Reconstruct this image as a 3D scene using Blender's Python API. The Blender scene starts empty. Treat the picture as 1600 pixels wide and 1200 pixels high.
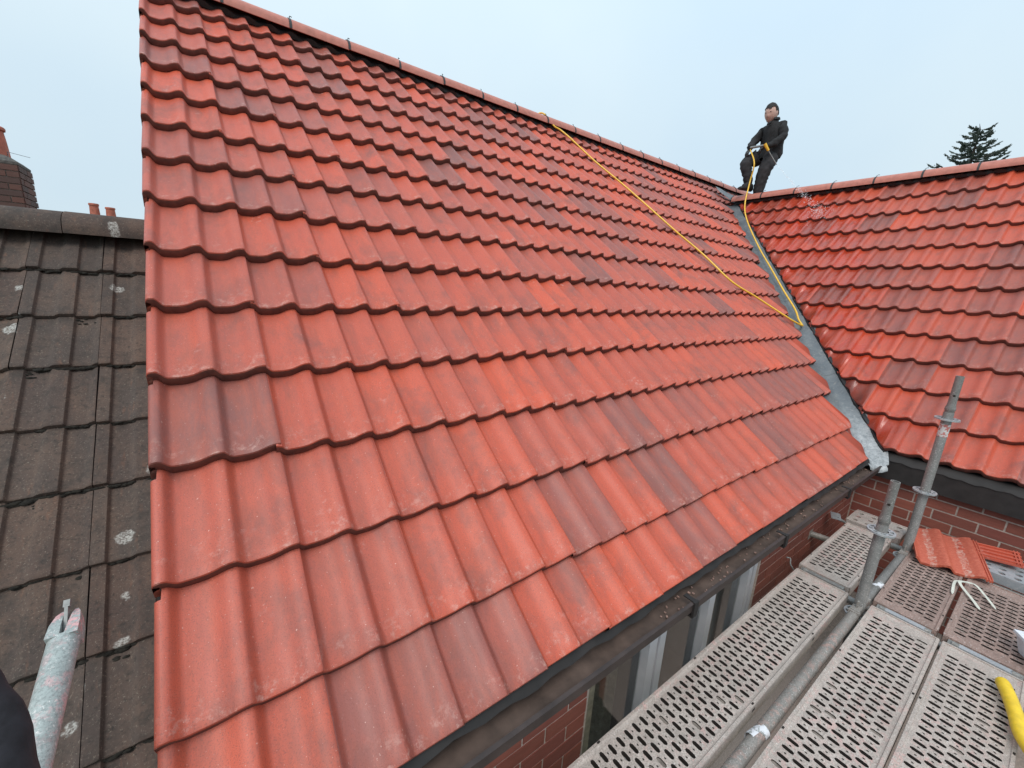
import bpy, bmesh, math, random
from mathutils import Vector, Matrix, noise
random.seed(7)
S = bpy.context.scene
COL = S.collection
V = Vector
PI = math.pi

# ------------------------------------------------------------------ camera
RX = V((0.80727974, -0.58759305, 0.05508012))
DN = V((-0.0913347, -0.21659449, -0.97197983))
FW = V((0.58305865, 0.7796289, -0.22851998))
CAM = V((0.150, -0.743, 1.145))
cd = bpy.data.cameras.new('camera')
cam = bpy.data.objects.new('camera', cd); COL.objects.link(cam)
m3 = Matrix((RX, -DN, -FW)).transposed()
cam.matrix_world = Matrix.Translation(CAM) @ m3.to_4x4()
cd.sensor_width = 36.0; cd.sensor_fit = 'HORIZONTAL'
cd.lens = 644.43 / 1600 * 36.0
cd.clip_start = 0.02; cd.clip_end = 1000
S.camera = cam

# ------------------------------------------------------------------ sky, sun, exposure
W = bpy.data.worlds.new('World'); S.world = W; W.use_nodes = True
wn = W.node_tree.nodes; wl = W.node_tree.links; wn.clear()
SUN_EL, SUN_AZ = math.radians(52), math.radians(-142)      # azimuth measured from +X
out = wn.new('ShaderNodeOutputWorld')
sky = wn.new('ShaderNodeTexSky'); sky.sky_type = 'NISHITA'; sky.sun_disc = False
sky.sun_elevation = SUN_EL; sky.sun_rotation = PI / 2 - SUN_AZ
b1 = wn.new('ShaderNodeBackground'); b1.inputs['Strength'].default_value = 0.10
wl.new(sky.outputs[0], b1.inputs['Color'])
tc = wn.new('ShaderNodeTexCoord')
nz = wn.new('ShaderNodeTexNoise'); nz.inputs['Scale'].default_value = 1.6; nz.inputs['Detail'].default_value = 4
wl.new(tc.outputs['Generated'], nz.inputs['Vector'])
rp = wn.new('ShaderNodeValToRGB')
rp.color_ramp.elements[0].position = 0.36; rp.color_ramp.elements[0].color = (0.635, 0.80, 0.925, 1)
rp.color_ramp.elements[1].position = 0.64; rp.color_ramp.elements[1].color = (0.715, 0.86, 0.94, 1)
wl.new(nz.outputs['Fac'], rp.inputs['Fac'])
b2 = wn.new('ShaderNodeBackground'); b2.inputs['Strength'].default_value = 1.0
sx = wn.new('ShaderNodeSeparateXYZ'); wl.new(tc.outputs['Generated'], sx.inputs[0])
mrz = wn.new('ShaderNodeMapRange'); mrz.inputs['From Min'].default_value = 0.0; mrz.inputs['From Max'].default_value = 1.0
mrz.inputs['To Min'].default_value = 0.77; mrz.inputs['To Max'].default_value = 1.12; mrz.interpolation_type = 'SMOOTHSTEP'
wl.new(sx.outputs[2], mrz.inputs['Value']); wl.new(mrz.outputs[0], b2.inputs['Strength'])
wl.new(rp.outputs['Color'], b2.inputs['Color'])
mx = wn.new('ShaderNodeMixShader'); mx.inputs[0].default_value = 0.93
wl.new(b1.outputs[0], mx.inputs[1]); wl.new(b2.outputs[0], mx.inputs[2]); wl.new(mx.outputs[0], out.inputs['Surface'])
sd = bpy.data.lights.new('sun', 'SUN'); sd.energy = 1.5; sd.angle = math.radians(30); sd.color = (1.0, 0.96, 0.9)
sun = bpy.data.objects.new('sun', sd); COL.objects.link(sun)
sdir = V((math.cos(SUN_EL) * math.cos(SUN_AZ), math.cos(SUN_EL) * math.sin(SUN_AZ), math.sin(SUN_EL)))
sun.rotation_euler = (-sdir).to_track_quat('-Z', 'Y').to_euler()
S.view_settings.view_transform = 'Standard'; S.view_settings.look = 'None'
S.view_settings.exposure = 0.30; S.view_settings.gamma = 1.0
try: S.view_settings.use_curve_mapping = False
except Exception: pass

# ------------------------------------------------------------------ node helpers
def new_mat(name):
    m = bpy.data.materials.new(name); m.use_nodes = True
    n = m.node_tree.nodes; l = m.node_tree.links
    return m, n, l, n['Principled BSDF']
def nd(n, t, **kw):
    x = n.new(t)
    for k, v in kw.items():
        if k in x.inputs.keys(): x.inputs[k].default_value = v
        else: setattr(x, k, v)
    return x
def ramp(n, l, fac, stops, interp='LINEAR'):
    r = n.new('ShaderNodeValToRGB'); cr = r.color_ramp; cr.interpolation = interp
    while len(cr.elements) < len(stops): cr.elements.new(0.5)
    for e, (p, c) in zip(cr.elements, stops):
        e.position = p; e.color = (c[0], c[1], c[2], 1) if not isinstance(c, (int, float)) else (c, c, c, 1)
    l.new(fac, r.inputs['Fac']); return r.outputs['Color']
def mixc(n, l, fac, a, b, mode='MIX'):
    x = n.new('ShaderNodeMix'); x.data_type = 'RGBA'; x.blend_type = mode
    for s, v in ((x.inputs[0], fac), (x.inputs[6], a), (x.inputs[7], b)):
        if isinstance(v, (int, float)): s.default_value = v
        elif isinstance(v, tuple): s.default_value = (*v, 1)
        else: l.new(v, s)
    return x.outputs[2]
def math_(n, l, op, a, b=None, clamp=False):
    x = n.new('ShaderNodeMath'); x.operation = op; x.use_clamp = clamp
    for s, v in zip(x.inputs, (a, b)):
        if v is None: continue
        if isinstance(v, (int, float)): s.default_value = v
        else: l.new(v, s)
    return x.outputs[0]
def bump(n, l, h, bsdf, strength=0.3, dist=0.002):
    b = n.new('ShaderNodeBump'); b.inputs['Strength'].default_value = strength; b.inputs['Distance'].default_value = dist
    l.new(h, b.inputs['Height']); l.new(b.outputs[0], bsdf.inputs['Normal'])
def coords(n, l, rand=True):
    """object coordinates shifted per object, so copies that share a mesh do not share their marks"""
    tc = n.new('ShaderNodeTexCoord'); oi = n.new('ShaderNodeObjectInfo')
    if not rand: return tc.outputs['Object'], oi.outputs['Random']
    sc = n.new('ShaderNodeVectorMath'); sc.operation = 'SCALE'
    cx = n.new('ShaderNodeCombineXYZ')
    l.new(oi.outputs['Random'], cx.inputs[0]); l.new(oi.outputs['Random'], cx.inputs[1]); l.new(oi.outputs['Random'], cx.inputs[2])
    l.new(cx.outputs[0], sc.inputs[0]); sc.inputs['Scale'].default_value = 37.0
    ad = n.new('ShaderNodeVectorMath'); ad.operation = 'ADD'
    l.new(tc.outputs['Object'], ad.inputs[0]); l.new(sc.outputs[0], ad.inputs[1])
    return ad.outputs[0], oi.outputs['Random']
def noise_(n, l, vec, scale, detail=3, rough=0.55, stretch=None, dist=0.0):
    if stretch:
        mp = n.new('ShaderNodeMapping'); mp.inputs['Scale'].default_value = stretch
        l.new(vec, mp.inputs['Vector']); vec = mp.outputs[0]
    x = n.new('ShaderNodeTexNoise'); x.inputs['Scale'].default_value = scale
    x.inputs['Detail'].default_value = detail; x.inputs['Roughness'].default_value = rough
    x.inputs['Distortion'].default_value = dist
    l.new(vec, x.inputs['Vector']); return x.outputs['Fac']
def plain(name, col, rough=0.6, metal=0.0, nscale=None, namp=0.25, bmp=0.0):
    m, n, l, b = new_mat(name)
    b.inputs['Roughness'].default_value = rough; b.inputs['Metallic'].default_value = metal
    b.inputs['Base Color'].default_value = (*col, 1)
    if nscale:
        v, _ = coords(n, l)
        f = noise_(n, l, v, nscale, 5)
        lo = tuple(c * (1 - namp) for c in col); hi = tuple(min(1, c * (1 + namp)) for c in col)
        l.new(ramp(n, l, f, [(0.3, lo), (0.7, hi)]), b.inputs['Base Color'])
        if bmp: bump(n, l, f, b, bmp, 0.002)
    return m

# ------------------------------------------------------------------ materials
def roof_tile_material(name, wet):
    m, n, l, b = new_mat(name)
    v, rnd = coords(n, l)
    # colour drawn per tile: orange red, brick, salmon, dusky purple brown
    base = ramp(n, l, rnd, [(0.0, (0.58, 0.088, 0.040)), (0.22, (0.49, 0.082, 0.044)), (0.42, (0.45, 0.090, 0.056)),
                            (0.58, (0.61, 0.086, 0.034)), (0.74, (0.39, 0.084, 0.056)), (0.88, (0.29, 0.082, 0.064)), (1.0, (0.225, 0.078, 0.064))])
    # dusky smears, stretched along the slope
    f1 = noise_(n, l, v, 3.6, 7, 0.72, (1.5, 0.8, 1.0), 0.3)
    sm = ramp(n, l, f1, [(0.48, 0.0), (0.66, 0.75)])
    c1 = mixc(n, l, sm, base, (0.215, 0.075, 0.060))
    f1b = noise_(n, l, v, 5.5, 7, 0.75, (2.2, 0.7, 1.0), 0.3)
    c1 = mixc(n, l, ramp(n, l, f1b, [(0.42, 0.0), (0.8, 0.6)]), c1, (0.64, 0.105, 0.042))
    # fine grain, pale crumbs and dark pores
    f2 = noise_(n, l, v, 330, 3, 0.7)
    c2 = mixc(n, l, ramp(n, l, f2, [(0.32, 0.75), (0.48, 0.0)]), c1, (0.20, 0.05, 0.035))
    f3 = noise_(n, l, v, 150, 2, 0.5)
    c3 = mixc(n, l, ramp(n, l, f3, [(0.70, 0.0), (0.78, 0.65)]), c2, (0.75, 0.45, 0.38))
    f4 = noise_(n, l, v, 45, 3, 0.6)
    f4b = noise_(n, l, v, 7, 1, 0.5)
    pale = math_(n, l, 'MULTIPLY', ramp(n, l, f4, [(0.54, 0.0), (0.70, 1.0)]), ramp(n, l, f4b, [(0.66, 0.0), (0.80, 0.45)]))
    c4 = mixc(n, l, pale, c3, (0.70, 0.42, 0.37))
    # rubbed and limescaled towards the nose
    tco = n.new('ShaderNodeTexCoord'); spy = n.new('ShaderNodeSeparateXYZ'); l.new(tco.outputs['Object'], spy.inputs[0])
    mry = n.new('ShaderNodeMapRange'); mry.inputs['From Min'].default_value = 0.10; mry.inputs['From Max'].default_value = 0.0
    l.new(spy.outputs[1], mry.inputs['Value'])
    scf = math_(n, l, 'MULTIPLY', mry.outputs[0], ramp(n, l, noise_(n, l, v, 26, 6, 0.8), [(0.53, 0.0), (0.66, 0.55)]))
    c4 = mixc(n, l, scf, c4, (0.62, 0.36, 0.30))
    # darker streaks in the pans, low on the profile
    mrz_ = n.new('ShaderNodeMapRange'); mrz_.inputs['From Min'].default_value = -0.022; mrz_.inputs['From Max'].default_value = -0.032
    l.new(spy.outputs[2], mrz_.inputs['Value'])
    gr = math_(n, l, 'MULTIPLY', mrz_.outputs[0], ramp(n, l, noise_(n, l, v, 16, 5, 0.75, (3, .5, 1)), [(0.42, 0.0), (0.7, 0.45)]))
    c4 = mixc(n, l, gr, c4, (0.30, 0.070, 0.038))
    geo = n.new('ShaderNodeNewGeometry')
    rough_dry = ramp(n, l, f1, [(0.3, 0.46), (0.7, 0.6)])
    if wet:
        sep = n.new('ShaderNodeSeparateXYZ'); l.new(geo.outputs['Position'], sep.inputs[0])
        wn_ = noise_(n, l, geo.outputs['Position'], 2.6, 4, 0.6)
        wv = math_(n, l, 'ADD', math_(n, l, 'SUBTRACT', sep.outputs[1], math_(n, l, 'MULTIPLY', sep.outputs[2], 0.6)), math_(n, l, 'MULTIPLY', wn_, 1.1))
        mr = n.new('ShaderNodeMapRange'); mr.inputs['From Min'].default_value = 0.22; mr.inputs['From Max'].default_value = 0.62
        l.new(wv, mr.inputs['Value']); wetm = mr.outputs[0]
        pn = noise_(n, l, v, 9.0, 3, 0.5, (1.0, .45, 1), 0.3)
        pud = math_(n, l, 'MULTIPLY', wetm, ramp(n, l, pn, [(0.40, 0.35), (0.56, 1.0)]))
        dark = mixc(n, l, 1.0, c4, (0.92, 0.55, 0.42), 'MULTIPLY')
        c4 = mixc(n, l, pud, c4, dark)
        x = n.new('ShaderNodeMix'); x.data_type = 'FLOAT'
        l.new(pud, x.inputs[0]); l.new(rough_dry, x.inputs[2]); x.inputs[3].default_value = 0.17
        rough_dry = x.outputs[0]
    l.new(c4, b.inputs['Base Color']); l.new(rough_dry, b.inputs['Roughness'])
    b.inputs['Specular IOR Level'].default_value = 0.5
    b.inputs['Coat Weight'].default_value = 0.20; b.inputs['Coat Roughness'].default_value = 0.42
    h = mixc(n, l, 0.35, f2, noise_(n, l, v, 90, 3, 0.6))
    bump(n, l, h, b, 0.42, 0.0018)
    return m
M = {}
def edge_material():  # dark brown puts the shade of the tile noses into their colour
    m, n, l, b = new_mat('shade_tinted_tile_edge'); v, rnd = coords(n, l)
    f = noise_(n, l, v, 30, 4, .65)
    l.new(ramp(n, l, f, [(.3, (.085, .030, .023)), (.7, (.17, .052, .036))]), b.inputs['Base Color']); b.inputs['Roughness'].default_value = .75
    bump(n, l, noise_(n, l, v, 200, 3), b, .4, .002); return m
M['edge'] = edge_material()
M['tile'] = roof_tile_material('red_roof_tile', False)
M['ridge'] = plain('sheen_tinted_ridge_tile', (0.48, 0.165, 0.118), 0.45, 0, 22, 0.16, 0.2)  # paler than the slope tiles: grazing sky sheen painted into the colour
M['tile_wet'] = roof_tile_material('wet_red_roof_tile', True)

def old_tile_material():
    m, n, l, b = new_mat('old_brown_tile')
    v, rnd = coords(n, l)
    base = ramp(n, l, rnd, [(0, (0.066, 0.046, 0.038)), (0.35, (0.082, 0.060, 0.050)), (0.7, (0.074, 0.046, 0.037)), (1, (0.098, 0.064, 0.050))])
    f1 = noise_(n, l, v, 5, 5, 0.65, (1.6, 0.7, 1))
    c = mixc(n, l, ramp(n, l, f1, [(0.42, 0.0), (0.72, 0.75)]), base, (0.145, 0.088, 0.062))
    f5 = noise_(n, l, v, 14, 4, 0.6, (2.5, 0.6, 1))
    c = mixc(n, l, ramp(n, l, f5, [(0.60, 0.0), (0.75, 0.5)]), c, (0.19, 0.09, 0.055))
    f2 = noise_(n, l, v, 130, 5, 0.8)
    c = mixc(n, l, ramp(n, l, f2, [(0.57, 0.0), (0.67, 0.8)]), c, (0.27, 0.225, 0.175))
    f6 = noise_(n, l, v, 9, 7, 0.8)
    c = mixc(n, l, ramp(n, l, f6, [(0.34, 0.75), (0.50, 0.0)]), c, (0.038, 0.031, 0.026))
    f3 = noise_(n, l, v, 60, 5, 0.8)
    c = mixc(n, l, ramp(n, l, f3, [(0.34, 0.8), (0.47, 0.0)]), c, (0.030, 0.024, 0.020))
    # round pale lichen spots
    vo = n.new('ShaderNodeTexVoronoi'); vo.voronoi_dimensions = '2D'; vo.inputs['Scale'].default_value = 4.6; vo.inputs['Randomness'].default_value = 1.0
    dv = n.new('ShaderNodeVectorMath'); dv.operation = 'ADD'
    nn = n.new('ShaderNodeTexNoise'); nn.inputs['Scale'].default_value = 40; l.new(v, nn.inputs['Vector'])
    sc = n.new('ShaderNodeVectorMath'); sc.operation = 'SCALE'; sc.inputs['Scale'].default_value = 0.035; l.new(nn.outputs['Color'], sc.inputs[0])
    l.new(v, dv.inputs[0]); l.new(sc.outputs[0], dv.inputs[1]); l.new(dv.outputs[0], vo.inputs['Vector'])
    sepc = n.new('ShaderNodeSeparateColor'); l.new(vo.outputs['Color'], sepc.inputs[0])
    size = math_(n, l, 'MULTIPLY', math_(n, l, 'GREATER_THAN', sepc.outputs[0], 0.66), math_(n, l, 'ADD', 0.06, math_(n, l, 'MULTIPLY', sepc.outputs[1], 0.13)))
    spot = math_(n, l, 'MULTIPLY', math_(n, l, 'SUBTRACT', size, vo.outputs['Distance']), 26.0, True)
    grain = ramp(n, l, noise_(n, l, v, 130, 3, 0.6), [(0.38, 0.10), (0.62, 0.85)])
    c = mixc(n, l, math_(n, l, 'MULTIPLY', spot, grain), c, (0.50, 0.48, 0.44))
    l.new(c, b.inputs['Base Color']); b.inputs['Roughness'].default_value = 0.85
    bump(n, l, mixc(n, l, 0.5, f2, f3), b, 0.55, 0.003)
    return m
M['old'] = old_tile_material()

def brick_material(name, cols):
    m, n, l, b = new_mat(name)
    v, rnd = coords(n, l)
    base = ramp(n, l, rnd, [(i / (len(cols) - 1), c) for i, c in enumerate(cols)])
    f = noise_(n, l, v, 25, 5, 0.6, (0.5, 1, 2))
    c = mixc(n, l, ramp(n, l, f, [(0.35, 0.0), (0.75, 0.5)]), base, tuple(x * 0.55 for x in cols[0]))
    f2 = noise_(n, l, v, 300, 2)
    c = mixc(n, l, ramp(n, l, f2, [(0.62, 0), (0.75, .4)]), c, (0.35, 0.25, 0.2))
    l.new(c, b.inputs['Base Color']); b.inputs['Roughness'].default_value = 0.8
    bump(n, l, f2, b, 0.4, 0.002)
    return m
M['brick'] = brick_material('red_brick', [(0.27, 0.075, 0.050), (0.21, 0.062, 0.045), (0.31, 0.088, 0.058), (0.24, 0.066, 0.050)])
M['old_brick'] = brick_material('sooty_brick', [(0.13, 0.055, 0.042), (0.085, 0.050, 0.042), (0.17, 0.070, 0.050), (0.10, 0.055, 0.045)])
M['mortar'] = plain('mortar', (0.46, 0.36, 0.31), 0.9, 0, 60, 0.25, 0.3)
M['old_mortar'] = plain('old_mortar', (0.22, 0.18, 0.15), 0.9, 0, 40, 0.3, 0.3)
M['underlay'] = plain('roofing_felt', (0.016, 0.015, 0.015), 0.8, 0, 30, 0.3)
M['vent'] = plain('ridge_vent_roll', (0.018, 0.017, 0.018), 0.55, 0, 50, 0.4, 0.3)
M['black_plastic'] = plain('black_plastic', (0.020, 0.016, 0.015), 0.7, 0, 12, 0.3)
M['brown_plastic'] = plain('brown_plastic', (0.045, 0.030, 0.026), 0.5, 0, 9, 0.35, 0.1)
M['soffit'] = plain('dark_fascia_board', (0.026, 0.022, 0.021), 0.5, 0, 14, 0.3)
M['upvc'] = plain('white_plastic_frame', (0.60, 0.58, 0.61), 0.35, 0, 10, 0.06)
M['curtain'] = plain('curtain', (0.20, 0.17, 0.12), 0.9, 0, 30, 0.3)
M['inside'] = plain('dark_room', (0.05, 0.04, 0.035), 0.9)
M['grime'] = plain('gutter_silt', (0.105, 0.070, 0.056), 0.8, 0, 12, 0.35, 0.3)
M['grit'] = plain('mortar_crumbs', (0.34, 0.21, 0.17), 0.9, 0, 60, 0.4)
M['moss'] = plain('dark_moss', (0.017, 0.014, 0.010), 0.95, 0, 80, 0.6, 0.8)
M['conc'] = plain('grey_mortar', (0.10, 0.09, 0.08), 0.9, 0, 35, 0.5, 0.8)
M['ground'] = plain('shade_dark_paving', (0.022, 0.019, 0.017), 0.9, 0, 3, 0.3)  # darkened to stand in for the shade below the boards
M['grass'] = plain('far_ground', (0.05, 0.07, 0.03), 0.95, 0, 0.3, 0.3)
M['strap'] = plain('off_white_strap', (0.62, 0.60, 0.52), 0.6, 0, 60, 0.15)
M['yellow'] = plain('yellow_plastic', (0.85, 0.56, 0.035), 0.45, 0, 40, 0.12, 0.1)
M['white'] = plain('white_plastic', (0.75, 0.76, 0.80), 0.35, 0, 30, 0.06)
M['hose'] = plain('yellow_hose', (0.85, 0.50, 0.05), 0.35, 0, 30, 0.12)
M['bark'] = plain('bark', (0.05, 0.035, 0.025), 0.9, 0, 20, 0.4)
M['pot'] = plain('terracotta_pot', (0.40, 0.12, 0.075), 0.8, 0, 14, 0.3, 0.3)
M['clip'] = plain('dark_clip', (0.03, 0.026, 0.026), 0.5)
M['cloth'] = plain('black_workwear', (0.017, 0.016, 0.017), 0.85, 0, 25, 0.45, 0.5)
M['trouser'] = plain('charcoal_trousers', (0.026, 0.024, 0.026), 0.85, 0, 25, 0.45, 0.5)
M['skin'] = plain('skin', (0.58, 0.36, 0.29), 0.55, 0, 40, 0.12)
M['hair'] = plain('dark_hair', (0.016, 0.012, 0.011), 0.75, 0, 120, 0.5, 0.8)
M['boot'] = plain('black_boot', (0.014, 0.013, 0.013), 0.6, 0, 30, 0.3)
M['glove'] = plain('dark_glove', (0.035, 0.033, 0.034), 0.7, 0, 40, 0.3)
M['steel'] = plain('grey_steel', (0.26, 0.26, 0.25), 0.5, 0.3, 40, 0.2)
M['sleeve'] = plain('dark_sleeve_cloth', (0.018, 0.017, 0.021), 0.95, 0, 60, 0.35, 0.5)
M['aerial'] = plain('aerial_metal', (0.20, 0.20, 0.21), 0.5, 0.4)
M['needle'] = brick_material('conifer_needles', [(0.075, 0.098, 0.080), (0.085, 0.11, 0.088), (0.10, 0.12, 0.09)])
def galvanised(name, a, bcol, splat, rough=0.5, metal=0.35, grit=0.0, amt=0.9):
    m, n, l, b = new_mat(name)
    v, rnd = coords(n, l)
    f = noise_(n, l, v, 9, 6, 0.7)
    c = mixc(n, l, ramp(n, l, f, [(0.35, 0), (0.65, 1)]), a, bcol)
    f2 = noise_(n, l, v, 70, 4, 0.7)
    c = mixc(n, l, ramp(n, l, f2, [(0.28, 0.7), (0.44, 0)]), c, tuple(x * 0.4 for x in a))
    f3 = noise_(n, l, v, 38, 4, 0.75)
    f3b = noise_(n, l, v, 4.5, 2)
    msk = math_(n, l, 'MULTIPLY', ramp(n, l, f3, [(0.50, 0), (0.58, 1)]), ramp(n, l, f3b, [(0.40, 0.0), (0.62, amt)]))
    c = mixc(n, l, msk, c, splat)
    f6 = noise_(n, l, v, 55, 3, 0.7)
    c = mixc(n, l, ramp(n, l, f6, [(0.66, 0), (0.72, .8)]), c, (0.62, 0.57, 0.53))
    if grit:
        f10 = noise_(n, l, v, 3.2, 5, 0.7); c = mixc(n, l, ramp(n, l, f10, [(0.46, 0), (0.66, .6 * grit)]), c, tuple(x * 0.52 for x in a))
        f7 = noise_(n, l, v, 210, 4, 0.8); c = mixc(n, l, ramp(n, l, f7, [(0.40, grit), (0.52, 0)]), c, tuple(x * 0.38 for x in a))
        f8 = noise_(n, l, v, 24, 5, 0.8); c = mixc(n, l, ramp(n, l, f8, [(0.30, grit), (0.5, 0)]), c, tuple(x * 0.55 for x in a))
        f9 = noise_(n, l, v, 150, 3, 0.8); c = mixc(n, l, ramp(n, l, f9, [(0.60, 0), (0.68, .75)]), c, (0.80, 0.74, 0.70))
    l.new(c, b.inputs['Base Color'])
    b.inputs['Roughness'].default_value = rough; b.inputs['Metallic'].default_value = metal
    bump(n, l, f2, b, 0.3, 0.0015)
    return m
M['deck'] = galvanised('dusty_steel_deck', (0.56, 0.465, 0.41), (0.44, 0.365, 0.32), (0.60, 0.37, 0.33), 0.7, 0.0, 0.75)
M['deck_dark'] = galvanised('rusty_steel_deck', (0.38, 0.25, 0.21), (0.27, 0.185, 0.155), (0.50, 0.33, 0.28), 0.7, 0.0, 0.75)
M['tube'] = galvanised('galvanised_tube', (0.275, 0.26, 0.245), (0.195, 0.185, 0.175), (0.30, 0.27, 0.25), 0.5, 0.2, 0.4, 0.5)
M['tube_dirty'] = galvanised('stained_tube', (0.33, 0.29, 0.26), (0.24, 0.22, 0.20), (0.50, 0.30, 0.25), 0.55, 0.1, 0.6)
M['tube_paint'] = galvanised('paint_splashed_tube', (0.44, 0.47, 0.45), (0.30, 0.34, 0.33), (0.70, 0.36, 0.36), 0.5, 0.0, 0.6, 1.0)
M['zinc'] = galvanised('new_galvanised_steel', (0.50, 0.52, 0.54), (0.40, 0.42, 0.44), (0.62, 0.60, 0.58), 0.35, 0.4)
M['silt'] = plain('packed_dirt', (0.20, 0.165, 0.14), 0.95, 0, 40, 0.4)
M['hole'] = plain('shade_dark_hole', (0.022, 0.016, 0.013), 0.9)  # near-black colour painted in for the shade inside slots and holes
def lead_material():
    m, n, l, b = new_mat('lead_sheet')
    v, rnd = coords(n, l, False)
    f = noise_(n, l, v, 6, 6, 0.7)
    c = ramp(n, l, f, [(0.3, (0.095, 0.105, 0.115)), (0.5, (0.135, 0.145, 0.155)), (0.7, (0.20, 0.205, 0.205))])
    f2 = noise_(n, l, v, 30, 5, 0.75, (1, 1, 1), 1.0)
    c = mixc(n, l, ramp(n, l, f2, [(0.56, 0), (0.7, .55)]), c, (0.42, 0.38, 0.33))
    geo = n.new('ShaderNodeNewGeometry'); sp = n.new('ShaderNodeSeparateXYZ'); l.new(geo.outputs['Position'], sp.inputs[0])
    mr = n.new('ShaderNodeMapRange'); mr.inputs['From Min'].default_value = 0.30; mr.inputs['From Max'].default_value = 0.05
    l.new(sp.outputs[2], mr.inputs['Value'])
    sc_ = math_(n, l, 'MULTIPLY', mr.outputs[0], ramp(n, l, f2, [(0.35, 0.2), (0.6, .8)]))
    c = mixc(n, l, sc_, c, (0.50, 0.50, 0.50))          # scuffed bright at its foot
    l.new(c, b.inputs['Base Color']); b.inputs['Roughness'].default_value = 0.5; b.inputs['Metallic'].default_value = 0.15
    bump(n, l, f, b, 0.4, 0.004)
    return m
M['lead'] = lead_material()
def glass_material():
    m, n, l, b = new_mat('window_glass')
    b.inputs['Base Color'].default_value = (0.9, 0.95, 0.95, 1); b.inputs['Roughness'].default_value = 0.03
    b.inputs['Transmission Weight'].default_value = 1.0; b.inputs['IOR'].default_value = 1.45
    return m
M['glass'] = glass_material()
def water_material():
    m, n, l, b = new_mat('water_drops')
    b.inputs['Base Color'].default_value = (0.9, 0.93, 0.95, 1); b.inputs['Roughness'].default_value = 0.1
    b.inputs['Transmission Weight'].default_value = 0.25
    return m
M['water'] = water_material()

# ------------------------------------------------------------------ object helpers
def empty(name, loc=(0, 0, 0), rot=None):
    o = bpy.data.objects.new(name, None); COL.objects.link(o); o.location = loc
    o.empty_display_size = 0.1
    if rot is not None: o.rotation_euler = rot
    return o
def tag(o, label=None, cat=None, group=None, kind=None):
    if label: o['label'] = label
    if cat: o['category'] = cat
    if group: o['group'] = group
    if kind: o['kind'] = kind
    return o
def link(name, me, parent=None, mats=None, mat4=None):
    o = bpy.data.objects.new(name, me); COL.objects.link(o)
    if parent is not None: o.parent = parent
    if mat4 is not None: o.matrix_local = mat4
    return o
class MB:
    def __init__(s): s.v = []; s.f = []; s.mi = []
    def add(s, vs, fs, mi=0):
        b = len(s.v); s.v += [tuple(x) for x in vs]; s.f += [tuple(i + b for i in f) for f in fs]; s.mi += [mi] * len(fs)
    def box(s, c, size, rot=None, mi=0):
        hx, hy, hz = (a / 2 for a in size)
        vs = [V((x, y, z)) for x in (-hx, hx) for y in (-hy, hy) for z in (-hz, hz)]
        if rot is not None: vs = [rot @ q for q in vs]
        vs = [q + V(c) for q in vs]
        s.add(vs, [(0, 1, 3, 2), (4, 6, 7, 5), (0, 4, 5, 1), (2, 3, 7, 6), (0, 2, 6, 4), (1, 5, 7, 3)], mi)
    def tube(s, pts, r, n=10, caps=True, mi=0, hollow=False):
        pts = [V(p) for p in pts]; rr = r if isinstance(r, (list, tuple)) else [r] * len(pts)
        rings = []; up = None
        for i, p in enumerate(pts):
            d = (pts[min(i + 1, len(pts) - 1)] - pts[max(i - 1, 0)]).normalized()
            if up is None:
                up = V((0, 0, 1)) if abs(d.z) < 0.9 else V((1, 0, 0))
            a = d.cross(up).normalized(); b = a.cross(d).normalized(); up = b
            rings.append([p + (a * math.cos(2 * PI * k / n) + b * math.sin(2 * PI * k / n)) * rr[i] for k in range(n)])
        vs = [q for ring in rings for q in ring]; fs = []
        for i in range(len(pts) - 1):
            for k in range(n):
                fs.append((i * n + k, i * n + (k + 1) % n, (i + 1) * n + (k + 1) % n, (i + 1) * n + k))
        if caps and not hollow:
            fs.append(tuple(reversed(range(n)))); fs.append(tuple((len(pts) - 1) * n + k for k in range(n)))
        s.add(vs, fs, mi)
    def lathe(s, prof, c=(0, 0, 0), n=20, rot=None, mi=0):
        vs = []; fs = []
        for r, z in prof:
            for k in range(n):
                q = V((r * math.cos(2 * PI * k / n), r * math.sin(2 * PI * k / n), z))
                if rot is not None: q = rot @ q
                vs.append(q + V(c))
        for i in range(len(prof) - 1):
            for k in range(n):
                fs.append((i * n + k, i * n + (k + 1) % n, (i + 1) * n + (k + 1) % n, (i + 1) * n + k))
        s.add(vs, fs, mi)
    def mesh(s, name, mats, smooth=None):
        me = bpy.data.meshes.new(name); me.from_pydata(s.v, [], s.f)
        for m in (mats if isinstance(mats, list) else [mats]): me.materials.append(m)
        me.polygons.foreach_set('material_index', s.mi)
        me.validate(); me.update()
        if smooth is not None:
            me.shade_smooth()
            try: me.set_sharp_from_angle(angle=math.radians(smooth))
            except Exception: pass
        return me
    def build(s, name, mats, parent=None, smooth=None, mat4=None):
        return link(name, s.mesh(name, mats, smooth), parent, None, mat4)
def catmull(pts, sub=6):
    P = [V(p) for p in pts]; P = [P[0] * 2 - P[1]] + P + [P[-1] * 2 - P[-2]]; o = []
    for i in range(1, len(P) - 2):
        for k in range(sub):
            t = k / sub; a, b, c, d = P[i - 1:i + 3]
            o.append(0.5 * ((2 * b) + (c - a) * t + (2 * a - 5 * b + 4 * c - d) * t * t + (3 * b - 3 * c + d - a) * t ** 3))
    o.append(P[-2]); return o
def frame(o, x, y, z):
    return Matrix(((x[0], y[0], z[0], o[0]), (x[1], y[1], z[1], o[1]), (x[2], y[2], z[2], o[2]), (0, 0, 0, 1)))

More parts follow.
